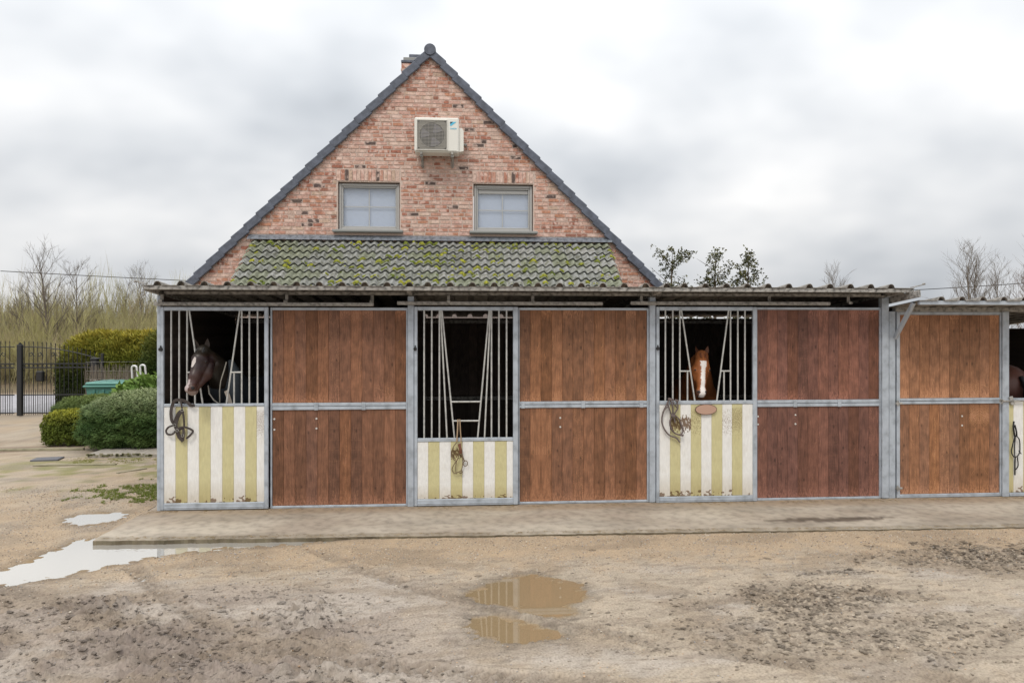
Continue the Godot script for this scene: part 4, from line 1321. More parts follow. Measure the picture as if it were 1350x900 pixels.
# ------------------------------------------------------------------ outdoor unit under the ridge
func build_air_conditioner() -> void:
	var at := Vector3(3.10, 5.68, -4.37)
	var t := thing("air_conditioner", "pale outdoor air-conditioning unit bracketed to the brick gable", "air conditioner", at)
	var s := Shape.new()
	var x0 := 2.694 - at.x
	var x1 := 3.51 - at.x
	var y0 := 5.365 - at.y
	var y1 := 6.004 - at.y
	s.box(Vector3((x0 + x1) / 2, (y0 + y1) / 2, 0.0), Vector3(x1 - x0, y1 - y0, 0.32), 0.022)
	var c := put("casing", s, M.plastic, t)
	var zf := 0.161
	var gx := (2.746 + 3.289) / 2 - at.x
	var gy := (5.943 + 5.404) / 2 - at.y
	var well := Shape.new()
	well.box(Vector3(gx, gy, zf + 0.003), Vector3(0.54, 0.535, 0.012), 0.003)
	put("fan_recess", well, M.grille, t)
	var ring := Shape.new()
	var rp := []
	for k in 33: rp.append(Vector3(gx + 0.235 * cos(TAU * k / 32), gy + 0.235 * sin(TAU * k / 32), zf + 0.012))
	ring.tube(rp, [0.008], 6, false)
	put("fan_ring", ring, M.grille, t)
	var dark := mat(lin(0.16, 0.155, 0.15), 0.6)
	var fan := Shape.new()
	var disc := []
	for k in 32: disc.append(Vector2(gx + 0.23 * cos(TAU * k / 32), gy + 0.23 * sin(TAU * k / 32)))
	fan.poly(disc, zf + 0.009, zf + 0.0115)
	put("fan_opening", fan, dark, t)
	for k in 3:
		var bl := Shape.new()
		var a := TAU * k / 3 + 0.4
		var pts := []
		for q in 7: pts.append(Vector2(gx, gy) + Vector2(cos(a + q * 0.16), sin(a + q * 0.16)) * 0.205)
		pts.append(Vector2(gx, gy) + Vector2(cos(a + 0.9), sin(a + 0.9)) * 0.05)
		pts.append(Vector2(gx, gy) + Vector2(cos(a), sin(a)) * 0.05)
		pts.reverse()
		var ctr := []
		for p in pts: ctr.append(p)
		ctr.reverse()
		bl.poly(ctr, zf + 0.013, zf + 0.016)
		put("fan_blade", bl, mat(lin(0.26, 0.25, 0.27), 0.5), t)
	var g := Shape.new()
	for k in 21:
		g.box(Vector3(gx, gy - 0.255 + k * 0.0255, zf + 0.021), Vector3(0.535, 0.006, 0.006))
	for k in 9:
		g.box(Vector3(gx - 0.255 + k * 0.06375, gy, zf + 0.016), Vector3(0.005, 0.53, 0.004))
	put("fan_grille", g, M.grille, t)
	var rim := Shape.new()
	for e in [[gx, gy + 0.275, 0.57, 0.014], [gx, gy - 0.275, 0.57, 0.014]]: rim.box(Vector3(e[0], e[1], zf + 0.012), Vector3(e[2], e[3], 0.026), 0.004)
	for e in [[gx - 0.277, gy], [gx + 0.277, gy]]: rim.box(Vector3(e[0], e[1], zf + 0.012), Vector3(0.014, 0.535, 0.026), 0.004)
	put("grille_rim", rim, M.plastic, t)
	for k in 4:
		var sc := Shape.new()
		var q := Vector3(gx + (-0.24 if k % 2 == 0 else 0.24), gy + (-0.245 if k < 2 else 0.245), zf + 0.025)
		sc.tube([q, q + Vector3(0, 0, 0.006)], [0.010], 8)
		put("screw", sc, M.black, t)
	var seam := Shape.new()
	seam.box(Vector3((x0 + x1) / 2 - 0.02, y0 + 0.026, zf), Vector3(0.76, 0.010, 0.006))
	put("seam", seam, M.grille, t)
	var pipe := Shape.new()
	pipe.poly([Vector2(0, -0.29), Vector2(0.085, -0.27), Vector2(0.085, 0.10), Vector2(0.055, 0.15), Vector2(0, 0.15)], -0.10, 0.10, Transform3D(Basis.IDENTITY, Vector3(x1, 0, 0.0)))
	put("valve_cover", pipe, M.plastic, t)
	var hs := Shape.new()
	hs.tube([Vector3(x1 + 0.06, -0.10, -0.05), Vector3(x1 + 0.12, -0.11, -0.09), Vector3(x1 + 0.13, -0.08, -0.17), Vector3(x1 + 0.13, -0.08, -0.235)], [0.02], 8)
	put("pipe", hs, M.sill, t)
	for x in [2.82 - at.x, 3.386 - at.x]:
		var b := Shape.new()
		b.box(Vector3(x, y0 - 0.022, -0.03), Vector3(0.042, 0.04, 0.40), 0.004)
		b.box(Vector3(x, y0 - 0.10, -0.218), Vector3(0.042, 0.20, 0.03), 0.004)
		b.box(Vector3(x, y0 - 0.062, 0.12), Vector3(0.05, 0.045, 0.05), 0.006)
		b.box(Vector3(x, y0 - 0.11, -0.05), Vector3(0.02, 0.03, 0.36), 0.003, Basis(Vector3(1, 0, 0), -0.42))
		put("bracket", b, M.dull_steel, t)
	# emblem and wordmark
	var lx := 3.348 - at.x
	var ly := 5.925 - at.y
	var e1 := Shape.new()
	e1.poly([Vector2(lx, ly - 0.075), Vector2(lx + 0.02, ly - 0.075), Vector2(lx + 0.115, ly), Vector2(lx, ly)].slice(0, 4), zf + 0.0005, zf + 0.003)
	put("emblem", e1, mat(lin(0.10, 0.50, 0.72), 0.4), t)
	var e2 := Shape.new()
	e2.poly([Vector2(lx, ly - 0.045), Vector2(lx + 0.055, ly), Vector2(lx, ly)], zf + 0.0032, zf + 0.005)
	put("emblem", e2, mat(lin(0.01, 0.035, 0.07), 0.4), t)
	var tm := TextMesh.new()
	tm.text = "DAIKIN"
	tm.font_size = 16
	tm.pixel_size = 0.0021
	tm.depth = 0.002
	var fo := SystemFont.new()
	fo.font_names = PackedStringArray(["Droid Sans"])
	fo.font_weight = 700
	tm.font = fo
	put("wordmark", tm, mat(lin(0.12, 0.52, 0.74), 0.4), t, Transform3D(Basis.IDENTITY, Vector3(lx + 0.062, ly - 0.125, zf + 0.002)))

# ------------------------------------------------------------------ halters, plaque
func path(z: float, scale: float, org: Vector2, pts: Array) -> Array:   # a drawn line, smoothed
	var c := Curve3D.new()
	for k in pts.size():
		var a: Vector2 = pts[maxi(k - 1, 0)]
		var b: Vector2 = pts[mini(k + 1, pts.size() - 1)]
		var h := (b - a) / 6.0
		var p: Vector2 = (pts[k] - org) / scale
		var hh := h / scale
		c.add_point(Vector3(p.x, -p.y, z + 0.006 * sin(k * 2.1)), Vector3(-hh.x, hh.y, 0), Vector3(hh.x, -hh.y, 0))
	c.bake_interval = 0.012
	return Array(c.get_baked_points())

func V(a: Array) -> Array:
	var out := []
	for k in range(0, a.size(), 2): out.append(Vector2(a[k], a[k + 1]))
	return out

func build_tack() -> void:
	# dark leather headcollar on the first door
	var o := Vector2(190, 75)
	var t := thing("halter", "dark brown leather halter hung below the dark horse's muzzle", "halter", Vector3(0.271, 1.206, 0.095), "halters hung on the stable doors")
	for e in [["crown_strap", 0.036, [285, 78, 265, 78, 235, 55, 190, 38, 150, 45, 128, 85, 122, 140, 130, 190, 150, 220]], ["cheek_strap", 0.052, [200, 120, 180, 140, 160, 180, 152, 220]], ["cheek_strap", 0.022, [205, 120, 215, 180, 215, 235]],
			["nose_strap", 0.046, [150, 215, 165, 255, 178, 305, 205, 335]], ["nose_strap", 0.030, [205, 335, 212, 300, 205, 250, 165, 262]], ["chin_strap", 0.022, [150, 222, 110, 235, 86, 262, 97, 288, 130, 290, 152, 268]], ["throat_strap", 0.024, [165, 255, 215, 237, 275, 265, 262, 295, 235, 320]]]:
		var s := Shape.new()
		s.strap(path(0.0, 624.0, o, V(e[2])), e[1], 0.007)
		put(e[0], s, M.leather, t)
	var hang := Shape.new()
	hang.strap(path(0.004, 624.0, o, V([190, 40, 198, 70, 203, 120])), 0.02, 0.007)
	put("hanging_strap", hang, M.leather, t)
	for q in [[203, 112], [150, 222], [168, 262], [206, 300]]:
		var r := Shape.new()
		var rp := []
		for k in 13: rp.append(Vector3((q[0] - o.x) / 624.0 + 0.016 * cos(TAU * k / 12), -(q[1] - o.y) / 624.0 + 0.016 * sin(TAU * k / 12), 0.010))
		r.tube(rp, [0.0035], 6, false)
		put("ring", r, M.dull_steel, t)
	# rope halter hung from the cross bar of the second door
	o = Vector2(448, 90)
	var tan := mat(lin(0.38, 0.27, 0.17), 0.9)
	var old := mat(lin(0.16, 0.115, 0.07), 0.8)
	t = thing("halter", "thin tan rope halter hanging from the cross bar", "halter", Vector3(3.542, 0.998, 0.085), "halters hung on the stable doors")
	for e in [["lead_rope", 0.016, tan, [440, 84, 437, 180, 430, 285]], ["lead_rope", 0.013, tan, [458, 84, 462, 180, 468, 260, 465, 330, 460, 380]], ["nose_strap", 0.009, old, [430, 290, 395, 340, 385, 400, 400, 440, 430, 455, 450, 400, 462, 340]],
			["cheek_strap", 0.009, old, [430, 455, 400, 500, 388, 540, 410, 570, 440, 560, 470, 545, 485, 480, 480, 420, 465, 350]], ["chin_strap", 0.008, old, [430, 455, 420, 510, 425, 580]], ["crown_strap", 0.012, old, [462, 300, 468, 350, 490, 440, 505, 462]], ["tail", 0.014, old, [470, 545, 480, 560, 455, 572]]]:
		var s := Shape.new()
		s.tube(path(0.0, 744.0, o, V(e[3])), [e[1] / 2.0 + 0.001], 7)
		put(e[0], s, e[2], t)
	var kn := Shape.new()
	kn.strap(path(0.01, 744.0, o, V([452, 310, 462, 350, 465, 385])), 0.034, 0.016)
	put("wrap", kn, mat(lin(0.16, 0.06, 0.035), 0.7), t)
	var rr := Shape.new()
	var rp2 := []
	for k in 15: rp2.append(Vector3(60 / 744.0 + 0.026 * cos(TAU * k / 14), -392 / 744.0 + 0.034 * sin(TAU * k / 14), 0.0))
	rr.tube(rp2, [0.005], 6, false)
	put("ring", rr, old, t)
	# rope halter of the third door
	o = Vector2(150, 60)
	var rope := mat(lin(0.135, 0.105, 0.10), 0.85)
	t = thing("halter", "looped mauve-brown rope halter beside the chewed paint", "halter", Vector3(6.182, 1.238, 0.09), "halters hung on the stable doors")
	for e in [["rope", 0.020, [130, 55, 108, 100, 80, 165, 70, 230, 90, 290, 130, 335, 180, 355, 208, 390]], ["rope", 0.020, [130, 58, 150, 110, 155, 180, 132, 230, 140, 280, 170, 318, 212, 335]], ["rope", 0.017, [215, 335, 232, 300, 215, 245, 190, 200, 155, 182]], ["rope", 0.020, [182, 68, 192, 125, 165, 185, 172, 240]],
			["rope", 0.018, [112, 90, 132, 150, 152, 195]], ["rope", 0.017, [80, 160, 100, 130, 125, 120]], ["rope", 0.015, [150, 58, 165, 100, 188, 130]]]:
		var s := Shape.new()
		s.tube(path(0.0, 608.0, o, V(e[2])), [e[1] / 2.0], 7)
		put(e[0], s, rope, t)
	for q in [[152, 185, 0.034], [218, 330, 0.026], [130, 60, 0.03], [180, 70, 0.026]]:
		var s := Shape.new()
		s.strap([Vector3((q[0] - o.x - 10) / 608.0, -(q[1] - o.y) / 608.0, 0.012), Vector3((q[0] - o.x + 12) / 608.0, -(q[1] - o.y + 6) / 608.0, 0.012)], q[2], 0.02)
		put("knot", s, rope, t)
	# black halter of the low row
	o = Vector2(905, 290)
	t = thing("halter", "black rope halter hung on the low row's olive board", "halter", Vector3(10.675, 0.887, 0.07), "halters hung on the stable doors")
	for e in [[0.022, [905, 275, 900, 320, 914, 378]], [0.014, [914, 372, 895, 430, 890, 480, 912, 514, 940, 490, 950, 440, 940, 390, 914, 372]], [0.018, [915, 512, 910, 560, 915, 632]], [0.014, [915, 378, 908, 450, 915, 514]], [0.014, [930, 512, 932, 570, 914, 602]], [0.012, [940, 470, 955, 492]], [0.020, [912, 300, 920, 340, 928, 375]]]:
		var s := Shape.new()
		s.tube(path(0.0, 515.0, o, V(e[1])), [e[0] / 2.0], 7)
		put("rope", s, M.black, t)
	# oval slice of wood used as a name board
	var pl := thing("oval_plaque", "oval slice of wood with bark edge on the striped door", "plaque", Vector3(6.614, 1.101, 0.075))
	var pts := []
	for k in 40: pts.append(Vector2(0.131 * cos(TAU * k / 40) * (1.0 + 0.02 * sin(k * 1.9)), 0.060 * sin(TAU * k / 40)))
	var s1 := Shape.new()
	s1.poly(pts, -0.012, 0.010)
	put("face", s1, mat(lin(0.46, 0.29, 0.215), 0.7), pl)
	var rimp := []
	for k in 41: rimp.append(Vector3(pts[k % 40].x * 1.02, pts[k % 40].y * 1.03, 0.004))
	var s2 := Shape.new()
	s2.tube(rimp, [0.006], 6, false)
	put("bark_rim", s2, mat(lin(0.10, 0.06, 0.04), 0.9), pl)

# ------------------------------------------------------------------ horses
func ear(s: Shape, base: Vector3, tip: Vector3, wide: float, open: Vector3, outer: Color, inner: Color) -> void:   # a cupped leaf of skin, open towards one side
	var d := tip - base
	var ax := d.normalized()
	var o := (open - ax * open.dot(ax)).normalized()
	var side := ax.cross(o)
	var rows := []
	var prof := [0.55, 0.85, 1.0, 0.92, 0.68, 0.36, 0.05]
	for k in 7:
		var row := []
		for q in 10:
			var a := TAU * q / 9.0
			var r: float = wide * prof[k]
			var p := base + d * (k / 6.0) + side * r * cos(a) + o * r * 0.62 * sin(a)
			if sin(a) > 0.2: p -= o * r * 0.62 * (sin(a) - 0.2) * 1.5
			row.append(p)
		rows.append(row)
	for k in 6:
		for q in 9:
			s.col = inner if sin(TAU * (q + 0.5) / 9.0) > 0.3 else outer
			s.quad(rows[k][q], rows[k][q + 1], rows[k + 1][q + 1], rows[k + 1][q])

func build_horses() -> void:
	# dark bay, head out over the first door
	var bay := thing("horse", "dark bay horse with white star leaning its head out", "horse", Vector3(0.55, 1.2, 0.0))
	var o := bay.position
	var muz := Vector3(0.452, 1.405, 0.255)
	var wn := noise(70, 9.0, 3)
	var head := [
		[Vector3(0.497, 1.835, 0.01), Vector3(0.490, 1.745, 0.095), 0.070, 0.085], [Vector3(0.490, 1.745, 0.095), Vector3(0.470, 1.55, 0.195), 0.080, 0.058], [Vector3(0.470, 1.55, 0.195), muz, 0.056, 0.050],
		[muz, muz + Vector3(0.010, -0.030, -0.010), 0.052, 0.042], [muz + Vector3(0.008, -0.045, -0.045), muz + Vector3(0.020, -0.040, -0.07), 0.030, 0.030],
		[Vector3(0.555, 1.665, 0.03), Vector3(0.545, 1.575, 0.06), 0.078, 0.082],
		[Vector3(0.545, 1.555, 0.06), Vector3(0.482, 1.41, 0.19), 0.066, 0.036],
		[Vector3(0.497, 1.835, 0.01), Vector3(0.595, 1.64, -0.17), 0.075, 0.125],
		[muz + Vector3(0.026, 0.006, 0.030), muz + Vector3(0.030, 0.022, 0.026), 0.020, 0.022],
		[muz + Vector3(-0.028, 0.004, 0.030), muz + Vector3(-0.028, 0.016, 0.028), 0.020, 0.020],
		[Vector3(0.556, 1.728, 0.098), Vector3(0.560, 1.712, 0.108), 0.030, 0.026], [Vector3(0.545, 1.66, 0.12), Vector3(0.505, 1.53, 0.19), 0.026, 0.020]]
	var trunk := [
		[Vector3(0.575, 1.67, -0.12), Vector3(0.655, 1.37, -0.40), 0.115, 0.195], [Vector3(0.655, 1.37, -0.40), Vector3(0.75, 1.10, -0.75), 0.205, 0.30],
		[Vector3(0.75, 1.10, -0.75), Vector3(0.95, 1.05, -1.75), 0.32, 0.34], [Vector3(0.95, 1.05, -1.75), Vector3(1.02, 1.12, -2.15), 0.34, 0.27]]
	for l in [[0.62, -0.62], [0.88, -0.66], [0.85, -2.05], [1.14, -2.0]]:
		trunk.append([Vector3(l[0], 0.95, l[1]), Vector3(l[0], 0.48, l[1]), 0.12, 0.055])
		trunk.append([Vector3(l[0], 0.48, l[1]), Vector3(l[0], 0.06, l[1]), 0.045, 0.035])
		trunk.append([Vector3(l[0], 0.05, l[1]), Vector3(l[0], 0.005, l[1] + 0.03), 0.045, 0.055])
	var bay_coat := func(p: Vector3) -> Color:
		var c := Color(0.026, 0.014, 0.012)
		var w := wn.get_noise_3d(p.x * 3.0, p.y * 2.0, p.z) * 0.012
		c = c.lerp(Color(0.055, 0.025, 0.020), smoothstep(1.68, 1.52, p.y + w * 3.0) * smoothstep(0.0, 0.1, p.z))
		if p.y < 1.48: c = c.lerp(Color(0.095, 0.044, 0.033), smoothstep(1.48, 1.40, p.y) * 0.8)
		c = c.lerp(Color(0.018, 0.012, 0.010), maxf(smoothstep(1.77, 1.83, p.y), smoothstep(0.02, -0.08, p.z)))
		if p.y < 0.55: c = Color(0.015, 0.012, 0.011)
		var f := p.x + w
		if p.z > 0.12:
			var star := pow((f - 0.452 - (p.y - 1.70) * 0.25) / 0.024, 2.0) + pow((p.y - 1.715) / 0.060, 2.0)
			if star < 1.0 and p.z > 0.135: c = Color(0.58, 0.52, 0.49)
			if p.y < 1.52 and p.y > 1.37 and f < 0.444 + (p.y - 1.45) * 0.10 and p.z > 0.19: c = Color(0.42, 0.345, 0.335)
			if p.y < 1.382 and p.z > 0.20: c = Color(0.26, 0.19, 0.17)
			if (p - (muz + Vector3(0.037, 0.014, 0.046))).length() < 0.023: c = Color(0.012, 0.009, 0.009)
		return c
	var s := Shape.new()
	body(trunk, 0.030, 0.06, bay_coat, s)
	body(head, 0.0085, 0.035, bay_coat, s)
	ear(s, Vector3(0.452, 1.865, 0.035), Vector3(0.415, 1.985, 0.055), 0.030, Vector3(-0.5, 0.1, 1), Color(0.022, 0.014, 0.012), Color(0.035, 0.024, 0.022))
	ear(s, Vector3(0.537, 1.865, 0.0), Vector3(0.552, 1.99, 0.015), 0.031, Vector3(0.15, 0.1, 1), Color(0.022, 0.014, 0.012), Color(0.035, 0.024, 0.022))
	put("body", s, M.coat, bay, Transform3D(Basis.IDENTITY, -o))
	var shiny := mat(lin(0.012, 0.008, 0.006), 0.06)
	var eye := Shape.new()
	eye.tube([Vector3(0.566, 1.700, 0.126), Vector3(0.570, 1.706, 0.130), Vector3(0.571, 1.713, 0.131), Vector3(0.570, 1.720, 0.128), Vector3(0.566, 1.726, 0.122)], [0.004, 0.013, 0.016, 0.012, 0.003], 10)
	put("eye", eye, shiny, bay, Transform3D(Basis.IDENTITY, -o))
	var lock := Shape.new()
	for k in 30:
		var a := Vector3(rng.randf_range(0.455, 0.535), 1.885, rng.randf_range(0.02, 0.065))
		lock.tube([a, a + Vector3(rng.randf_range(-0.02, 0.02), -0.05, 0.050), a + Vector3(rng.randf_range(-0.03, 0.03), rng.randf_range(-0.15, -0.10), 0.085)], [0.007, 0.006, 0.002], 4)
	put("forelock", lock, M.black, bay, Transform3D(Basis.IDENTITY, -o))
	# turnout rug round the neck and shoulders, pale binding along its edge
	var rug := Shape.new()
	var ax := [Vector3(0.645, 1.50, -0.28), Vector3(0.660, 1.40, -0.36), Vector3(0.69, 1.26, -0.52), Vector3(0.74, 1.13, -0.80), Vector3(0.95, 1.06, -1.7), Vector3(1.02, 1.08, -2.2)]
	rug.tube(ax, [0.205, 0.232, 0.275, 0.345, 0.385, 0.36], 28, false)
	put("rug", rug, mat(lin(0.035, 0.045, 0.055), 0.9), bay, Transform3D(Basis.IDENTITY, -o))
	var bind := Shape.new()
	bind.tube([Vector3(0.725, 1.70, -0.12), Vector3(0.718, 1.60, -0.06), Vector3(0.690, 1.48, -0.03), Vector3(0.675, 1.36, -0.03), Vector3(0.672, 1.22, -0.05)], [0.008], 6)
	bind.tube([Vector3(0.535, 1.42, -0.05), Vector3(0.565, 1.33, 0.0), Vector3(0.62, 1.25, 0.0), Vector3(0.672, 1.20, -0.03)], [0.008], 6)
	put("rug_binding", bind, mat(lin(0.30, 0.28, 0.24), 0.9), bay, Transform3D(Basis.IDENTITY, -o))
	var front := Shape.new()
	front.tube([Vector3(0.74, 1.72, -0.22), Vector3(0.80, 1.56, -0.20), Vector3(0.79, 1.38, -0.20), Vector3(0.78, 1.15, -0.25)], [0.03, 0.075, 0.105, 0.12], 14)
	put("rug_shoulder", front, mat(lin(0.035, 0.045, 0.055), 0.9), bay, Transform3D(Basis.IDENTITY, -o))
	var st := Shape.new()
	st.strap([Vector3(0.745, 1.345, -0.06), Vector3(0.775, 1.28, -0.045), Vector3(0.80, 1.19, -0.05)], 0.05, 0.008, Vector3(-0.2, 0.2, 1))
	put("chest_strap", st, mat(lin(0.33, 0.29, 0.25), 0.9), bay, Transform3D(Basis.IDENTITY, -o))
	# chestnut looking straight out of the third box
	var che := thing("horse", "chestnut horse with broad white blaze facing out of its box", "horse", Vector3(6.65, 1.2, -0.3))
	o = che.position
	muz = Vector3(6.590, 1.300, -0.035)
	head = [[Vector3(6.680, 1.745, -0.27), Vector3(6.645, 1.635, -0.17), 0.075, 0.090], [Vector3(6.645, 1.635, -0.17), Vector3(6.608, 1.43, -0.075), 0.084, 0.056], [Vector3(6.608, 1.43, -0.075), muz, 0.054, 0.054], [muz, muz + Vector3(0, -0.035, -0.015), 0.054, 0.044],
		[Vector3(6.582, 1.57, -0.21), Vector3(6.585, 1.46, -0.15), 0.066, 0.050], [Vector3(6.702, 1.57, -0.21), Vector3(6.655, 1.46, -0.15), 0.066, 0.050],
		[Vector3(6.680, 1.745, -0.27), Vector3(6.72, 1.62, -0.50), 0.08, 0.13],
		[muz + Vector3(0.034, 0.004, 0.028), muz + Vector3(0.036, 0.018, 0.024), 0.020, 0.022], [muz + Vector3(-0.034, 0.004, 0.028), muz + Vector3(-0.036, 0.018, 0.024), 0.020, 0.022],
		[Vector3(6.563, 1.585, -0.150), Vector3(6.566, 1.57, -0.14), 0.028, 0.024], [Vector3(6.722, 1.585, -0.155), Vector3(6.716, 1.57, -0.145), 0.028, 0.024]]
	trunk = [[Vector3(6.705, 1.66, -0.42), Vector3(6.85, 1.15, -1.0), 0.125, 0.28], [Vector3(6.85, 1.10, -1.0), Vector3(7.1, 1.08, -2.0), 0.31, 0.32]]
	for l in [[6.72, -0.95], [6.98, -0.98], [6.98, -2.15], [7.24, -2.1]]:
		trunk.append([Vector3(l[0], 0.95, l[1]), Vector3(l[0], 0.48, l[1]), 0.12, 0.055])
		trunk.append([Vector3(l[0], 0.48, l[1]), Vector3(l[0], 0.06, l[1]), 0.045, 0.035])
		trunk.append([Vector3(l[0], 0.05, l[1]), Vector3(l[0], 0.005, l[1] + 0.03), 0.045, 0.055])
	var mc := muz
	var chest_coat := func(q: Vector3) -> Color:
		var c := Color(0.33, 0.115, 0.042)
		var w := wn.get_noise_3d(q.x * 4.0, q.y * 3.0, 2.0) * 0.012
		var cx := 6.640 - (1.635 - q.y) * 0.14
		var half := 0.026 + 0.014 * smoothstep(1.60, 1.66, q.y) + 0.010 * smoothstep(1.40, 1.28, q.y)
		if q.y < 1.70 and q.y > 1.245 and absf(q.x - cx + w) < half and q.z > -0.19: c = Color(0.76, 0.71, 0.68)
		if q.y < 1.335 and q.z > -0.08 and c.r < 0.5: c = Color(0.20, 0.095, 0.065)
		for sd in [-1.0, 1.0]:
			if (q - (mc + Vector3(0.042 * sd, 0.012, 0.042))).length() < 0.021: c = Color(0.03, 0.018, 0.015)
		if q.y < 0.5: c = Color(0.16, 0.06, 0.03)
		return c
	s = Shape.new()
	body(trunk, 0.030, 0.06, chest_coat, s)
	body(head, 0.0085, 0.035, chest_coat, s)
	ear(s, Vector3(6.735, 1.775, -0.255), Vector3(6.752, 1.885, -0.235), 0.029, Vector3(-0.1, 0.1, 1), Color(0.30, 0.105, 0.04), Color(0.12, 0.05, 0.03))
	ear(s, Vector3(6.630, 1.780, -0.265), Vector3(6.600, 1.880, -0.27), 0.026, Vector3(-0.9, 0.1, 0.4), Color(0.28, 0.10, 0.04), Color(0.12, 0.05, 0.03))
	put("body", s, M.coat, che, Transform3D(Basis.IDENTITY, -o))
	for x in [6.552, 6.733]:
		var ey := Shape.new()
		ey.tube([Vector3(x, 1.566, -0.137), Vector3(x, 1.572, -0.127), Vector3(x, 1.580, -0.124), Vector3(x, 1.588, -0.130), Vector3(x, 1.594, -0.138)], [0.004, 0.013, 0.016, 0.012, 0.003], 10)
		put("eye", ey, shiny, che, Transform3D(Basis.IDENTITY, -o))
	var fl := Shape.new()
	for k in 24:
		var a := Vector3(rng.randf_range(6.64, 6.72), 1.80, rng.randf_range(-0.25, -0.20))
		fl.tube([a, a + Vector3(rng.randf_range(-0.02, 0.02), -0.05, 0.055), a + Vector3(rng.randf_range(-0.03, 0.02), rng.randf_range(-0.13, -0.08), 0.085)], [0.007, 0.006, 0.002], 4)
	put("forelock", fl, mat(lin(0.22, 0.075, 0.03), 0.7), che, Transform3D(Basis.IDENTITY, -o))
	# brown horse of which the photograph shows the rump
	var th := thing("horse", "dark brown horse turned away in the low stable", "horse", Vector3(11.2, 0.9, -0.9))
	var bones := [[Vector3(0.02, 0.38, 0.15), Vector3(0.05, 0.33, -0.95), 0.33, 0.32], [Vector3(0.05, 0.33, -0.95), Vector3(0.08, 0.75, -1.30), 0.25, 0.15], [Vector3(0.08, 0.75, -1.30), Vector3(0.10, 0.50, -1.45), 0.10, 0.07]]
	for l in [[-0.14, 0.22], [0.20, 0.20], [-0.10, -0.95], [0.22, -0.95]]:
		bones.append([Vector3(l[0], 0.15, l[1]), Vector3(l[0], -0.38, l[1] - 0.04), 0.17, 0.06])
		bones.append([Vector3(l[0], -0.38, l[1] - 0.04), Vector3(l[0], -0.84, l[1]), 0.05, 0.036])
		bones.append([Vector3(l[0], -0.85, l[1]), Vector3(l[0], -0.895, l[1] + 0.03), 0.045, 0.055])
	put("body", body(bones, 0.026, 0.08, func(p: Vector3) -> Color: return Color(0.14, 0.062, 0.045) if p.y > -0.3 else Color(0.02, 0.015, 0.013)), M.coat, th)
	var tl := Shape.new()
	tl.tube([Vector3(0.02, 0.55, 0.45), Vector3(0.02, 0.40, 0.56), Vector3(0.03, 0.0, 0.55), Vector3(0.02, -0.45, 0.52)], [0.03, 0.05, 0.06, 0.02], 10)
	put("tail", tl, M.black, th)

# ------------------------------------------------------------------ plants
func leaves(sd: int, n: int, long: float, wide: float, upright: float) -> Shape:   # a spray of small leaf blades, about one unit across
	var r := RandomNumberGenerator.new()
	r.seed = sd
	var s := Shape.new()
	for k in n:
		var d := Vector3(r.randfn(), r.randfn(), r.randfn()).normalized()
		d = (d + Vector3.UP * upright).normalized()
		var o := Vector3(r.randf_range(-0.5, 0.5), r.randf_range(-0.5, 0.5), r.randf_range(-0.5, 0.5))
		var w := d.cross(Vector3(r.randfn(), r.randfn(), r.randfn())).normalized() * wide
		var m := o + d * long * 0.5
		s.tri(o, m + w, o + d * long)
		s.tri(o, o + d * long, m - w)
	return s

func bush(called: String, label: String, cat: String, at: Vector3, rad: Vector3, n: int, leaf: Shape, size: float, c1: Color, c2: Color, tip: Color, square := 2.0, group := "", lean := 0.0) -> Node3D:
	var t := thing(called, label, cat, at, group)
	var f := noise(int(absf(at.x * 100.0)) + 3, 1.0, 3)
	var xf := []
	var cols := []
	var big := maxf(rad.x, maxf(rad.y, rad.z))
	for k in n:
		var d := Vector3(rng.randfn(), rng.randfn(), rng.randfn()).normalized()
		if d.y < -0.75: continue
		var e := pow(pow(absf(d.x), square) + pow(absf(d.y), square) + pow(absf(d.z), square), -1.0 / square)
		var bump := 1.0 + 0.16 * f.get_noise_3d(d.x * 3.0 * rad.x / big + at.x, d.y * 3.0, d.z * 3.0)
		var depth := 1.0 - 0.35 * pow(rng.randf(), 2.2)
		var p := d * e * bump * depth * rad
		p.x += lean * p.y
		p.y += rad.y
		if p.y < 0.0: continue
		var b := Basis(Vector3(rng.randfn(), rng.randfn(), rng.randfn()).normalized(), rng.randf_range(0.0, 0.9)) * Basis(Vector3.UP, rng.randf() * TAU)
		xf.append(Transform3D(b.scaled(Vector3.ONE * size * rng.randf_range(0.7, 1.35)), p))
		var mix := clampf(0.5 + 0.9 * f.get_noise_3d(p.x * 2.5, p.y * 2.5 + 7.0, p.z * 2.5) + rng.randf_range(-0.3, 0.3), 0.0, 1.0)
		var c := c1.lerp(c2, mix)
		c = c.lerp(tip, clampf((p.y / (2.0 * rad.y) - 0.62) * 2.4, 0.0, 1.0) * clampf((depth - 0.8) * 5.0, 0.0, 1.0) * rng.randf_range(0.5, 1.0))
		cols.append(shade(c, rng.randf_range(0.75, 1.2)))
	many("foliage", leaf, M.leaf, xf, cols, t)
	var s := Shape.new()
	for k in 7:
		var a := TAU * k / 7.0
		s.col = Color(0.09, 0.07, 0.05)
		s.tube([Vector3(0.08 * rad.x * cos(a), -0.02, 0.08 * rad.z * sin(a)), Vector3(0.35 * rad.x * cos(a), rad.y * 0.8, 0.35 * rad.z * sin(a)), Vector3(0.6 * rad.x * cos(a), rad.y * 1.4, 0.6 * rad.z * sin(a))], [0.014, 0.009, 0.003], 5)
	put("stem", s, M.bark, t)
	return t

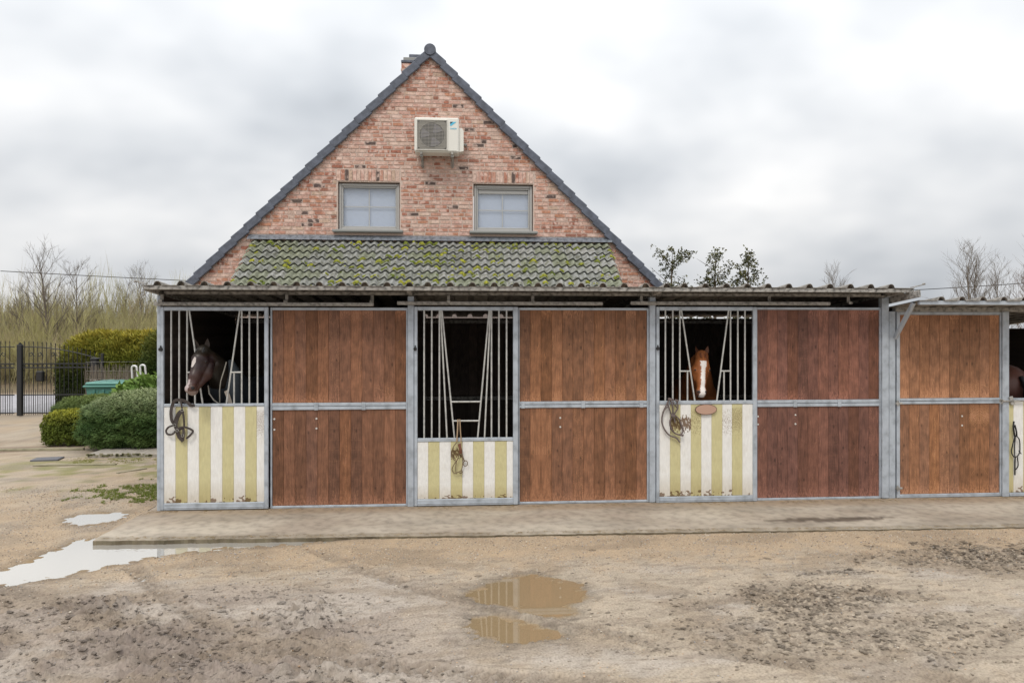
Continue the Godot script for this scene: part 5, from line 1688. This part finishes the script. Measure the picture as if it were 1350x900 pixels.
func grow(s: Shape, p: Vector3, d: Vector3, len: float, r: float, level: int, spread: float, r2: RandomNumberGenerator, upward: float) -> void:
	var pts := [p]
	var rad := [r]
	var dd := d
	var n := 4 if level > 1 else 3
	for k in n:
		dd = (dd + Vector3(r2.randfn(), r2.randfn() * 0.5, r2.randfn()) * 0.10 + Vector3.UP * upward * 0.12).normalized()
		pts.append(pts[-1] + dd * len / n)
		rad.append(r * lerpf(1.0, 0.35, float(k + 1) / n))
	s.tube(pts, rad, 6 if r > 0.03 else 3, false)
	if level <= 0: return
	var m := r2.randi_range(4, 6) if level > 1 else r2.randi_range(3, 6)
	for k in m:
		var t := r2.randf_range(0.25, 0.98)
		var seg := mini(int(t * n), n - 1)
		var q: Vector3 = pts[seg].lerp(pts[seg + 1], t * n - seg)
		var side := Vector3(r2.randfn(), r2.randfn() * 0.3, r2.randfn()).normalized()
		var nd := (dd + side * spread).normalized()
		grow(s, q, nd, len * r2.randf_range(0.42, 0.66), maxf(r * 0.42, 0.004), level - 1, spread, r2, upward)

func bare_tree(label: String, at: Vector3, tall: float, girth: float, c: Color, sd: int, spread := 0.75, level := 4, group := "") -> void:
	var r2 := RandomNumberGenerator.new()
	r2.seed = sd
	var t := thing("bare_tree", label, "tree", at, group)
	var tr := Shape.new()
	tr.col = c
	var pts := []
	var rad := []
	var lean := Vector3(r2.randfn() * 0.03, 0, r2.randfn() * 0.03)
	for k in 9:
		pts.append(Vector3(lean.x * k * k * 0.15 + r2.randfn() * 0.02, tall * 0.88 * k / 8.0, lean.z * k * k * 0.15))
		rad.append(girth * lerpf(1.0, 0.14, pow(k / 8.0, 0.8)))
	tr.tube(pts, rad, 8, false)
	put("trunk", tr, M.bark, t)
	var br := Shape.new()
	br.col = shade(c, 0.9)
	var n := 22
	for k in n:
		var u := lerpf(0.22, 0.99, float(k) / (n - 1))
		var seg := mini(int(u * 8.0), 7)
		var p: Vector3 = pts[seg].lerp(pts[seg + 1], u * 8.0 - seg)
		var a := k * 2.4 + r2.randf() * 0.8
		var d := (Vector3(cos(a), 0, sin(a)) * spread + Vector3.UP).normalized()
		grow(br, p, d, tall * lerpf(0.40, 0.16, u), maxf(girth * 0.34 * lerpf(1.0, 0.4, u), 0.007), level - 2, 0.65, r2, 0.6)
	put("branches", br, M.bark, t)

func build_left_garden() -> void:
	var small := leaves(3, 12, 0.75, 0.17, 0.15)
	var needle := leaves(4, 14, 1.0, 0.07, 0.35)
	var broad := leaves(5, 7, 1.1, 0.26, 0.25)
	var spray := leaves(6, 12, 1.1, 0.10, 0.9)
	bush("box_shrub", "small clipped box shrub with yellow-green top", "shrub", Vector3(-3.93, GROUND, -5.32), Vector3(0.40, 0.31, 0.42), 5200, small, 0.042, Color(0.075, 0.105, 0.018), Color(0.13, 0.165, 0.026), Color(0.42, 0.40, 0.05), 4.5)
	bush("grey_shrub", "broad grey-green shrub with pale tips behind the concrete step", "shrub", Vector3(-2.22, GROUND, -4.98), Vector3(1.12, 0.50, 0.88), 15000, needle, 0.075, Color(0.045, 0.095, 0.026), Color(0.12, 0.185, 0.055), Color(0.42, 0.47, 0.26), 3.2, "", 0.14)
	bush("low_shrub", "low dark green spreading shrub behind the box shrub", "shrub", Vector3(-4.05, GROUND, -6.75), Vector3(0.95, 0.38, 0.55), 7000, needle, 0.07, Color(0.05, 0.09, 0.026), Color(0.10, 0.15, 0.04), Color(0.21, 0.26, 0.075), 3.0)
	bush("laurel_bush", "bright green broad-leaved bush in front of the green bin", "shrub", Vector3(-3.0, GROUND, -6.75), Vector3(0.80, 0.56, 0.5), 2600, broad, 0.13, Color(0.07, 0.15, 0.025), Color(0.13, 0.23, 0.045), Color(0.25, 0.35, 0.09), 2.2)
	bush("conifer_hedge", "long golden-topped conifer hedge behind the reed fence", "hedge", Vector3(-5.45, GROUND, -11.6), Vector3(1.85, 1.0, 0.7), 15000, spray, 0.13, Color(0.10, 0.14, 0.022), Color(0.20, 0.225, 0.03), Color(0.44, 0.345, 0.05), 6.0)
	bush("conifer_hedge", "dark green clipped conifer standing behind the gate's right end", "hedge", Vector3(-6.95, GROUND, -11.15), Vector3(0.42, 0.74, 0.42), 6500, spray, 0.09, Color(0.030, 0.052, 0.014), Color(0.065, 0.085, 0.018), Color(0.20, 0.18, 0.03), 5.0)
	bush("conifer_hedge", "tall dark conifer edge showing right beside the stable's corner post", "hedge", Vector3(-3.75, GROUND, -9.2), Vector3(0.50, 1.03, 0.5), 6500, spray, 0.10, Color(0.030, 0.055, 0.014), Color(0.07, 0.10, 0.02), Color(0.20, 0.19, 0.03), 4.0)
	# concrete step and edgings
	var s := Shape.new()
	s.col = Color(0.40, 0.365, 0.32)
	s.box(Vector3(-1.5, -0.075, -4.20), Vector3(2.62, 0.12, 0.96), 0.015)
	tag(put("concrete_step", s, M.concrete), "flat grey concrete slab in front of the grey shrub", "slab")
	var mossy := Shape.new()
	for k in 120:
		mossy.col = Color(0.15, 0.15, 0.05).lerp(Color(0.30, 0.27, 0.20), rng.randf())
		var x := rng.randf_range(-2.8, -0.3)
		mossy.box(Vector3(x, GROUND + 0.03 + 0.04 * rng.randf(), -3.715), Vector3(rng.randf_range(0.02, 0.07), rng.randf_range(0.01, 0.035), 0.008), 0.002)
	var kb := Shape.new()
	for e in [[-3.30, -2.02, -3.08, 0.030], [-4.9, -3.3, -4.55, 0.05], [-1.75, -1.30, -2.55, 0.02]]:
		kb.col = Color(0.33, 0.30, 0.20)
		kb.box(Vector3((e[0] + e[1]) / 2, GROUND + e[3] * 0.4, e[2]), Vector3(e[1] - e[0], e[3], 0.06), 0.008, Basis(Vector3.UP, 0.0 if e[0] != -1.75 else 0.9))
	stuff(tag(put("moss", mossy, vmat(0.95)), "patches of moss on the step's front edge", "moss"))
	structure(put("kerb", kb, M.concrete))
	var dr := Shape.new()
	dr.box(Vector3(-3.40, GROUND + 0.012, -3.62), Vector3(0.42, 0.03, 0.26), 0.006, Basis(Vector3.UP, 0.15))
	tag(put("slate_slab", dr, mat(lin(0.13, 0.13, 0.145), 0.7)), "small dark slate slab lying at the step's left end", "slab")
	# refuse container
	var bin := thing("waste_container", "green wheeled waste container with lid behind the laurel bush", "waste container", Vector3(-4.30, GROUND, -7.95))
	var green := mat(lin(0.085, 0.235, 0.195), 0.5)
	var b := Shape.new()
	var lo := [Vector3(-0.48, 0.14, -0.32), Vector3(0.48, 0.14, -0.32), Vector3(0.48, 0.14, 0.32), Vector3(-0.48, 0.14, 0.32)]
	var hi := [Vector3(-0.58, 0.90, -0.38), Vector3(0.58, 0.90, -0.38), Vector3(0.58, 0.90, 0.38), Vector3(-0.58, 0.90, 0.38)]
	for k in 4:
		var q := (k + 1) % 4
		b.quad(lo[q], lo[k], hi[k], hi[q])
	b.quad(lo[0], lo[1], lo[2], lo[3])
	for k in 5: b.box(Vector3(-0.40 + 0.2 * k, 0.52, 0.36), Vector3(0.05, 0.66, 0.03), 0.006, Basis(Vector3(1, 0, 0), 0.07))
	put("body", b, green, bin)
	bar("rim", bin, Vector3(-0.63, 0.90, -0.42), Vector3(0.63, 0.95, 0.43), green, 0.015)
	var lid := Shape.new()
	lid.box(Vector3(0, 0.985, 0.0), Vector3(1.20, 0.065, 0.80), 0.028)
	for k in 4: lid.box(Vector3(-0.36 + 0.24 * k, 1.02, 0.0), Vector3(0.10, 0.02, 0.70), 0.008)
	put("lid", lid, mat(lin(0.11, 0.275, 0.235), 0.45), bin)
	for x in [-0.40, 0.40]:
		for z in [-0.25, 0.25]:
			var w := Shape.new()
			w.tube([Vector3(x - 0.03, 0.08, z), Vector3(x + 0.03, 0.08, z)], [0.08], 14)
			put("wheel", w, M.black, bin)
	bar("label", bin, Vector3(0.05, 0.66, 0.372), Vector3(0.36, 0.80, 0.392), mat(lin(0.30, 0.45, 0.30), 0.5), 0.003)
	# reed fence
	var fe := thing("reed_fence", "brown reed mat fence behind the green container", "fence", Vector3(-4.8, GROUND, -8.9))
	var reeds := Shape.new()
	for k in 300:
		var x := rng.randf_range(-0.74, 0.74)
		reeds.col = Color(0.19, 0.155, 0.12).lerp(Color(0.33, 0.285, 0.23), rng.randf())
		var h := 1.40 + rng.randf_range(-0.07, 0.03)
		reeds.tube([Vector3(x, 0.02, rng.randf_range(-0.01, 0.01)), Vector3(x + rng.randf_range(-0.10, 0.10), h * rng.randf_range(0.8, 1.0), rng.randf_range(-0.012, 0.012))], [0.0045, 0.003], 4, false)
	stuff(put("reeds", reeds, vmat(0.9), fe))
	for y in [0.2, 0.4, 0.6, 0.8, 1.0, 1.2, 1.42]: rod("wire", fe, Vector3(-0.78, y, 0.02), Vector3(0.75, y, 0.02), 0.003, M.dull_steel, 5)
	bar("post", fe, Vector3(0.62, 0, 0.03), Vector3(0.74, 1.38, 0.13), mat(lin(0.33, 0.285, 0.23), 0.9), 0.01)
	# tubular ladder
	var la := thing("ladder", "white tubular ladder top standing up behind the laurel bush", "ladder", Vector3(-3.72, GROUND, -7.35))
	var white := mat(lin(0.75, 0.75, 0.75), 0.35, 0.2)
	for e in [0.0, 1.0]:
		var r := Shape.new()
		var pts := []
		for k in 11:
			var a := PI * k / 10.0
			pts.append(Vector3(-0.055 * cos(a) - 0.10 * e * 0.0 - 0.03, 1.34 + 0.055 * sin(a), -0.05 - 0.40 * e))
		pts.push_front(Vector3(0.0, 0.0, -0.05 - 0.40 * e))
		pts.append(Vector3(0.17, 0.0, -0.05 - 0.40 * e))
		r.tube(pts, [0.022], 8, false)
		put("rail", r, white, la)
	for k in 4: rod("rung", la, Vector3(-0.03, 0.30 + 0.27 * k, -0.05), Vector3(-0.03, 0.30 + 0.27 * k, -0.45), 0.014, white)

func build_gate() -> void:
	var z := -9.78
	for leaf in 2:
		var x0: float = [-7.66, -7.80][leaf]
		var x1: float = [-5.62, -9.9][leaf]
		var g := thing("iron_gate", ["right leaf of the black iron gate with letter box", "left leaf of the black iron gate cut by the frame"][leaf], "gate", Vector3(x0, GROUND, z), "leaves of the driveway gate")
		var n := 19
		var dir := signf(x1 - x0)
		var top := func(u: float) -> float: return 1.93 - 0.34 * pow(u, 1.3) + 0.06 * sin(u * PI)
		for k in range(1, n):
			var x := (x1 - x0) * k / n
			var u := float(k) / n
			var s := Shape.new()
			var h: float = top.call(u)
			s.tube([Vector3(x, 0.04, 0), Vector3(x, h - 0.06, 0), Vector3(x, h - 0.055, 0), Vector3(x, h, 0)], [0.009, 0.009, 0.014, 0.001], 6)
			put("bar", s, M.iron, g)
			if k < n - 1 or true:
				var d := Shape.new()
				var xm := x - dir * absf(x1 - x0) / n * 0.5
				d.tube([Vector3(xm, 0.04, 0), Vector3(xm, 0.66, 0), Vector3(xm, 0.72, 0)], [0.007, 0.007, 0.001], 5)
				put("short_bar", d, M.iron, g)
		for y in [1.34, 1.24, 0.55, 0.09]:
			bar("rail", g, Vector3(minf(0, x1 - x0), y - 0.014, -0.012), Vector3(maxf(0, x1 - x0), y + 0.014, 0.012), M.iron, 0.003)
		var arch := Shape.new()
		var ap := []
		for k in 21: ap.append(Vector3((x1 - x0) * k / 20.0, (top.call(k / 20.0) as float) - 0.16, 0))
		arch.tube(ap, [0.013], 6)
		put("arched_rail", arch, M.iron, g)
		for k in n:
			var xm := (x1 - x0) * (k + 0.5) / n
			var r := Shape.new()
			var rp := []
			for q in 11: rp.append(Vector3(xm + 0.042 * cos(TAU * q / 10), 1.29 + 0.042 * sin(TAU * q / 10), 0))
			r.tube(rp, [0.006], 5, false)
			put("ring", r, M.iron, g)
		for k: int in [2, 4, 7]:
			var xm := (x1 - x0) * (k + 0.5) / n
			var c := Shape.new()
			var cp := []
			for q in 15:
				var a := q * 0.55
				cp.append(Vector3(xm + dir * (0.075 - 0.004 * q) * cos(a), 1.53 + 0.012 * q * 0.5 + (0.075 - 0.004 * q) * sin(a), 0.0))
			c.tube(cp, [0.009], 5)
			put("scroll", c, M.iron, g)
		if leaf == 0:
			bar("stile", g, Vector3(-0.06, 0.02, -0.05), Vector3(0.06, 1.83, 0.05), M.iron, 0.01)
			var fin := Shape.new()
			fin.tube([Vector3(0, 1.831, 0), Vector3(0, 1.86, 0), Vector3(0, 1.89, 0)], [0.045, 0.03, 0.001], 8)
			put("finial", fin, M.iron, g)
			bar("letter_box", g, Vector3(0.46, 0.90, 0.02), Vector3(0.62, 1.16, 0.14), M.black, 0.02)
			bar("end_stile", g, Vector3(1.98, 0.02, -0.03), Vector3(2.04, 1.6, 0.03), M.iron, 0.005)
	var gp := thing("gate_post", "thick black steel post where the gate meets the reed fence", "post", Vector3(-5.60, GROUND, -9.35))
	bar("shaft", gp, Vector3(-0.07, 0, -0.07), Vector3(0.07, 1.46, 0.07), M.iron, 0.01)
	bar("cap", gp, Vector3(-0.085, 1.46, -0.085), Vector3(0.085, 1.50, 0.085), M.iron, 0.012)
	for y in [0.45, 0.95]: bar("clamp", gp, Vector3(-0.08, y - 0.012, 0.03), Vector3(0.08, y + 0.012, 0.085), M.screw, 0.004)

func build_trees() -> void:
	var grey := Color(0.17, 0.14, 0.11)
	bare_tree("tallest bare grey tree behind the gate", Vector3(-13.4, GROUND, -20.9), 5.48, 0.085, grey, 11, 0.62, 4)
	bare_tree("slender bare tree between the tallest one and the hedge", Vector3(-13.4, GROUND, -22.9), 5.13, 0.07, grey, 12, 0.55, 4)
	bare_tree("thin bare tree rising above the stable's left roof corner", Vector3(-12.3, GROUND, -26.8), 5.31, 0.06, grey, 13, 0.4, 4)
	bare_tree("small bare tree at the photo's left edge", Vector3(-16.0, GROUND, -23.0), 4.00, 0.06, grey, 14, 0.55, 4)
	bare_tree("thin bare sapling left of the stable roof", Vector3(-13.6, GROUND, -27.5), 4.52, 0.05, grey, 19, 0.4, 4)
	var pale := Color(0.21, 0.18, 0.15)
	var gg := "slim bare trees behind the low stable"
	bare_tree("tallest slim bare tree behind the low stable roof", Vector3(25.7, GROUND, -20.1), 5.83, 0.085, pale, 21, 0.35, 4, gg)
	bare_tree("middle slim bare tree behind the low stable roof", Vector3(26.25, GROUND, -20.6), 5.48, 0.08, pale, 22, 0.35, 4, gg)
	bare_tree("shortest slim bare tree behind the low stable roof", Vector3(26.9, GROUND, -20.0), 5.05, 0.07, pale, 23, 0.4, 4, gg)
	bare_tree("bushy bare tree nearest the right edge behind the low roof", Vector3(28.0, GROUND, -19.3), 4.87, 0.08, Color(0.17, 0.11, 0.075), 24, 0.6, 4, gg)
	bare_tree("twiggy tree whose branches enter at the right edge", Vector3(24.4, GROUND, -14.3), 6.26, 0.09, pale, 25, 0.95, 4)
	bare_tree("small bare treetop above the middle of the stable roof's right half", Vector3(19.9, GROUND, -20.5), 4.87, 0.08, pale, 26, 0.45, 4)
	# half-evergreen trees beyond the house's right eaves
	var leaf := leaves(9, 6, 1.0, 0.30, 0.0)
	var spots := [[Vector3(11.45, GROUND, -17.1), 5.3, "thinly leaved tree close to the house's right eaves", 31], [Vector3(13.1, GROUND, -17.0), 5.15, "middle dark-leaved tree above the stable roof", 32], [Vector3(14.35, GROUND, -16.9), 5.05, "rightmost dark-leaved tree above the stable roof", 33]]
	for e in spots:
		var r2 := RandomNumberGenerator.new()
		r2.seed = e[3]
		var t := thing("leafy_tree", e[2], "tree", e[0], "dark-leaved trees behind the stable")
		var tall: float = e[1]
		var tr := Shape.new()
		tr.col = Color(0.10, 0.075, 0.055)
		tr.tube([Vector3.ZERO, Vector3(0.05, tall * 0.4, 0), Vector3(0.0, tall * 0.7, 0.05), Vector3(0.06, tall * 0.98, 0)], [0.09, 0.07, 0.04, 0.008], 8, false)
		put("trunk", tr, M.bark, t)
		var br := Shape.new()
		br.col = Color(0.10, 0.08, 0.06)
		var xf := []
		var cols := []
		for k in 34:
			var u := r2.randf_range(0.35, 0.99)
			var a := r2.randf() * TAU
			var p := Vector3(0.03, tall * u, 0)
			var l := r2.randf_range(0.5, 1.55) * (1.25 - u * 0.7)
			var d := Vector3(cos(a), r2.randf_range(0.5, 1.3), sin(a)).normalized()
			if p.y + d.y * l > tall: l = maxf(0.15, (tall - p.y) / d.y)
			br.tube([p, p + d * l * 0.5, p + d * l], [0.016, 0.010, 0.003], 4, false)
			for q in (int(27 * l) if r2.randf() < 0.72 else 2):
				var at := p + d * l * r2.randf_range(0.35, 1.05) + Vector3(r2.randfn(), r2.randfn(), r2.randfn()) * 0.10
				xf.append(Transform3D(Basis(Vector3(r2.randfn(), r2.randfn(), r2.randfn()).normalized(), r2.randf() * 3.0).scaled(Vector3.ONE * r2.randf_range(0.06, 0.12)), at))
				cols.append(Color(0.06, 0.07, 0.038).lerp(Color(0.20, 0.18, 0.05), r2.randf() * r2.randf()))
		put("branches", br, M.bark, t)
		many("leaves", leaf, M.leaf, xf, cols, t)
	# thicket of thin stems along the far side of the road
	var stems := []
	for v in 5:
		var s := Shape.new()
		var r2 := RandomNumberGenerator.new()
		r2.seed = 100 + v
		for k in 6:
			var p := Vector3(r2.randfn() * 0.22, -0.1, r2.randfn() * 0.22)
			var d := Vector3(r2.randfn() * 0.13, 1.0, r2.randfn() * 0.13).normalized()
			grow(s, p, d, r2.randf_range(0.6, 1.0), 0.0045, 2, 0.40, r2, 0.5)
		stems.append(s.done())
	var colours := [Color(0.40, 0.36, 0.17), Color(0.45, 0.41, 0.17), Color(0.30, 0.25, 0.16), Color(0.40, 0.31, 0.22), Color(0.50, 0.45, 0.25)]
	for v in 5:
		var xf := []
		var cols := []
		for k in 560:
			var z := -18.6 - 14.0 * pow(rng.randf(), 1.3)
			var x := rng.randf_range(-33.0, -1.5)
			var h := lerpf(1.6, 3.6, clampf((-z - 18.6) / 9.0, 0.0, 1.0)) * (0.55 + 0.60 * pow(rng.randf(), 2.0))
			xf.append(Transform3D(Basis(Vector3.UP, rng.randf() * TAU).scaled(Vector3(1.5, h * 0.92, 1.5)), Vector3(x, GROUND + 0.3, z)))
			cols.append(shade(colours[rng.randi() % 5].lerp(colours[1], 0.3), rng.randf_range(0.75, 1.15)))
		tag(many("brushwood", stems[v], M.bark, xf, cols), "thicket of thin olive-brown stems beyond the road", "brushwood")
	# a low thicket far off behind the stables on the right
	for w in [[Vector3(-23.535, 5.62, -33.6), Vector3(30.0, 4.3, -36.0), 0.35, "overhead cable crossing the sky left of the house"], [Vector3(20.0, 4.1, -30.5), Vector3(48.0, 5.9, -29.0), 0.25, "overhead cable rising behind the low stable's bare trees"]]:
		var pts := []
		for k in 25:
			var u := k / 24.0
			pts.append((w[0] as Vector3).lerp(w[1], u) - Vector3(0, w[2] * 4.0 * u * (1.0 - u), 0))
		var s := Shape.new()
		s.tube(pts, [0.022], 5)
		tag(put("overhead_cable", s, M.black), w[3], "cable")

# ------------------------------------------------------------------ loose things on the ground
func build_small() -> void:
	var xf := []
	var cols := []
	var tones := [Color(0.40, 0.33, 0.25), Color(0.30, 0.24, 0.18), Color(0.20, 0.165, 0.13), Color(0.50, 0.44, 0.36), Color(0.42, 0.29, 0.19), Color(0.30, 0.28, 0.27)]
	var tries := 0
	while xf.size() < 26000 and tries < 120000:
		tries += 1
		var x := rng.randf_range(-3.2, 10.2)
		var z := rng.randf_range(-1.6, 4.3)
		if x > -0.25 and z < 1.25: continue
		var d := 0.18 + 0.82 * (1.0 - smoothstep(1.6, 2.7, z + 0.5 * nA.get_noise_2d(x * 1.2, z * 1.2)))
		d *= 0.6 + 1.2 * nC.get_noise_2d(x, z + 7.0)
		if rng.randf() > d: continue
		var pd := near_puddle(x, z)
		if pd > -0.01: continue
		var r := rng.randf_range(0.0025, 0.006) * (1.0 + 1.0 * pow(rng.randf(), 6.0))
		xf.append(Transform3D(Basis(Vector3.UP, rng.randf() * TAU).scaled(Vector3(r, r * 0.7, r * 0.85)), Vector3(x, height(x, z, pd) + r * 0.15, z)))
		cols.append(shade(tones[rng.randi() % 6], rng.randf_range(0.8, 1.15)))
	tag(many("gravel", lump(8), vmat(0.85), xf, cols), "fine pebbles strewn over the sandy yard", "gravel")
	xf = []
	cols = []
	tries = 0
	while xf.size() < 7500 and tries < 80000:
		tries += 1
		var x := rng.randf_range(-1.8, 10.0)
		var z := rng.randf_range(1.5, 4.4)
		var w := maxf(churn(x, z) * 0.7, soil(x, z) * 1.1)
		w *= 0.5 + 1.4 * nB.get_noise_2d(x, z)
		if rng.randf() > w + 0.006: continue
		var pd := near_puddle(x, z)
		if pd > -0.02: continue
		var r := rng.randf_range(0.004, 0.010) * (1.0 + 1.1 * pow(rng.randf(), 5.0))
		var flat := rng.randf_range(0.35, 0.75)
		xf.append(Transform3D(Basis(Vector3.UP, rng.randfn() * 0.5) * Basis(Vector3(1, 0, 0), rng.randf_range(-0.4, 0.4)) * Basis.from_scale(Vector3(r * rng.randf_range(1.2, 2.6), r * flat, r * 1.1)), Vector3(x, height(x, z, pd) + r * 0.1, z)))
		cols.append(shade(ground_colour(x, z, pd, 0.0), rng.randf_range(0.45, 0.85)))
	tag(many("soil_clods", lump(9), vmat(0.95), xf, cols), "small clods of broken soil and mud on the yard", "soil")
	# weeds and grass by the stable's corner and along edges
	var blade := Shape.new()
	for k in 5:
		var a := TAU * k / 5.0
		var o := Vector3(cos(a), 0, sin(a)) * 0.15
		var w := Vector3(-sin(a), 0, cos(a)) * 0.09
		blade.tri(o - w, o + w, o * 3.5 + Vector3(0, 0.9, 0))
	xf = []
	cols = []
	for k in 5200:
		var x := rng.randf_range(-1.7, -0.12)
		var z := rng.randf_range(-2.1, -0.5)
		var line := smoothstep(-1.6, -0.2, x) * 0.8 + 0.9 * nA.get_noise_2d(x * 2.2, z * 2.2 + 4.0) + 0.5 * nB.get_noise_2d(x * 0.6, z * 0.6) - 0.9 * absf(z + 1.2 - 0.0)
		if line < 0.05: continue
		var h := rng.randf_range(0.012, 0.04)
		xf.append(Transform3D(Basis(Vector3.UP, rng.randf() * TAU).scaled(Vector3(h * 1.2, h, h * 1.2)), Vector3(x, height(x, z, -9.0), z)))
		cols.append(Color(0.12, 0.18, 0.03).lerp(Color(0.26, 0.28, 0.07), rng.randf()))
	for k in 1600:
		var x := rng.randf_range(-3.1, -0.4)
		var z := -3.45 + rng.randfn() * 0.14
		var h := rng.randf_range(0.006, 0.018)
		if nA.get_noise_2d(x * 2.0, z) < -0.1: continue
		xf.append(Transform3D(Basis(Vector3.UP, rng.randf() * TAU).scaled(Vector3(h * 2.0, h, h * 2.0)), Vector3(x, height(x, z, -9.0), z)))
		cols.append(Color(0.17, 0.19, 0.03).lerp(Color(0.28, 0.26, 0.06), rng.randf()))
	tag(many("grass", blade, M.leaf, xf, cols), "short weeds and grass beside the stable's left corner", "grass")
	# straw swept under the doors and on the apron edge
	var straw := Shape.new()
	straw.box(Vector3.ZERO, Vector3(1.0, 0.06, 0.06))
	xf = []
	cols = []
	for k in 1800:
		var x := rng.randf_range(-0.1, 11.2)
		var front := rng.randf() < 0.4
		var z := (1.14 + 0.0155 * x + rng.randfn() * 0.03) if front else (0.07 + absf(rng.randfn()) * 0.05)
		if not front and nC.get_noise_2d(x * 0.6, 3.0) < -0.05: continue
		var l := rng.randf_range(0.015, 0.05)
		xf.append(Transform3D(Basis(Vector3.UP, rng.randf() * TAU).scaled(Vector3(l, 0.03, 0.03)), Vector3(x, -0.047 - 0.0012 * x, z)))
		cols.append(Color(0.42, 0.31, 0.15).lerp(Color(0.16, 0.11, 0.06), rng.randf()))
	tag(many("straw", straw, vmat(0.9), xf, cols), "bits of straw swept along the apron below the doors", "straw")
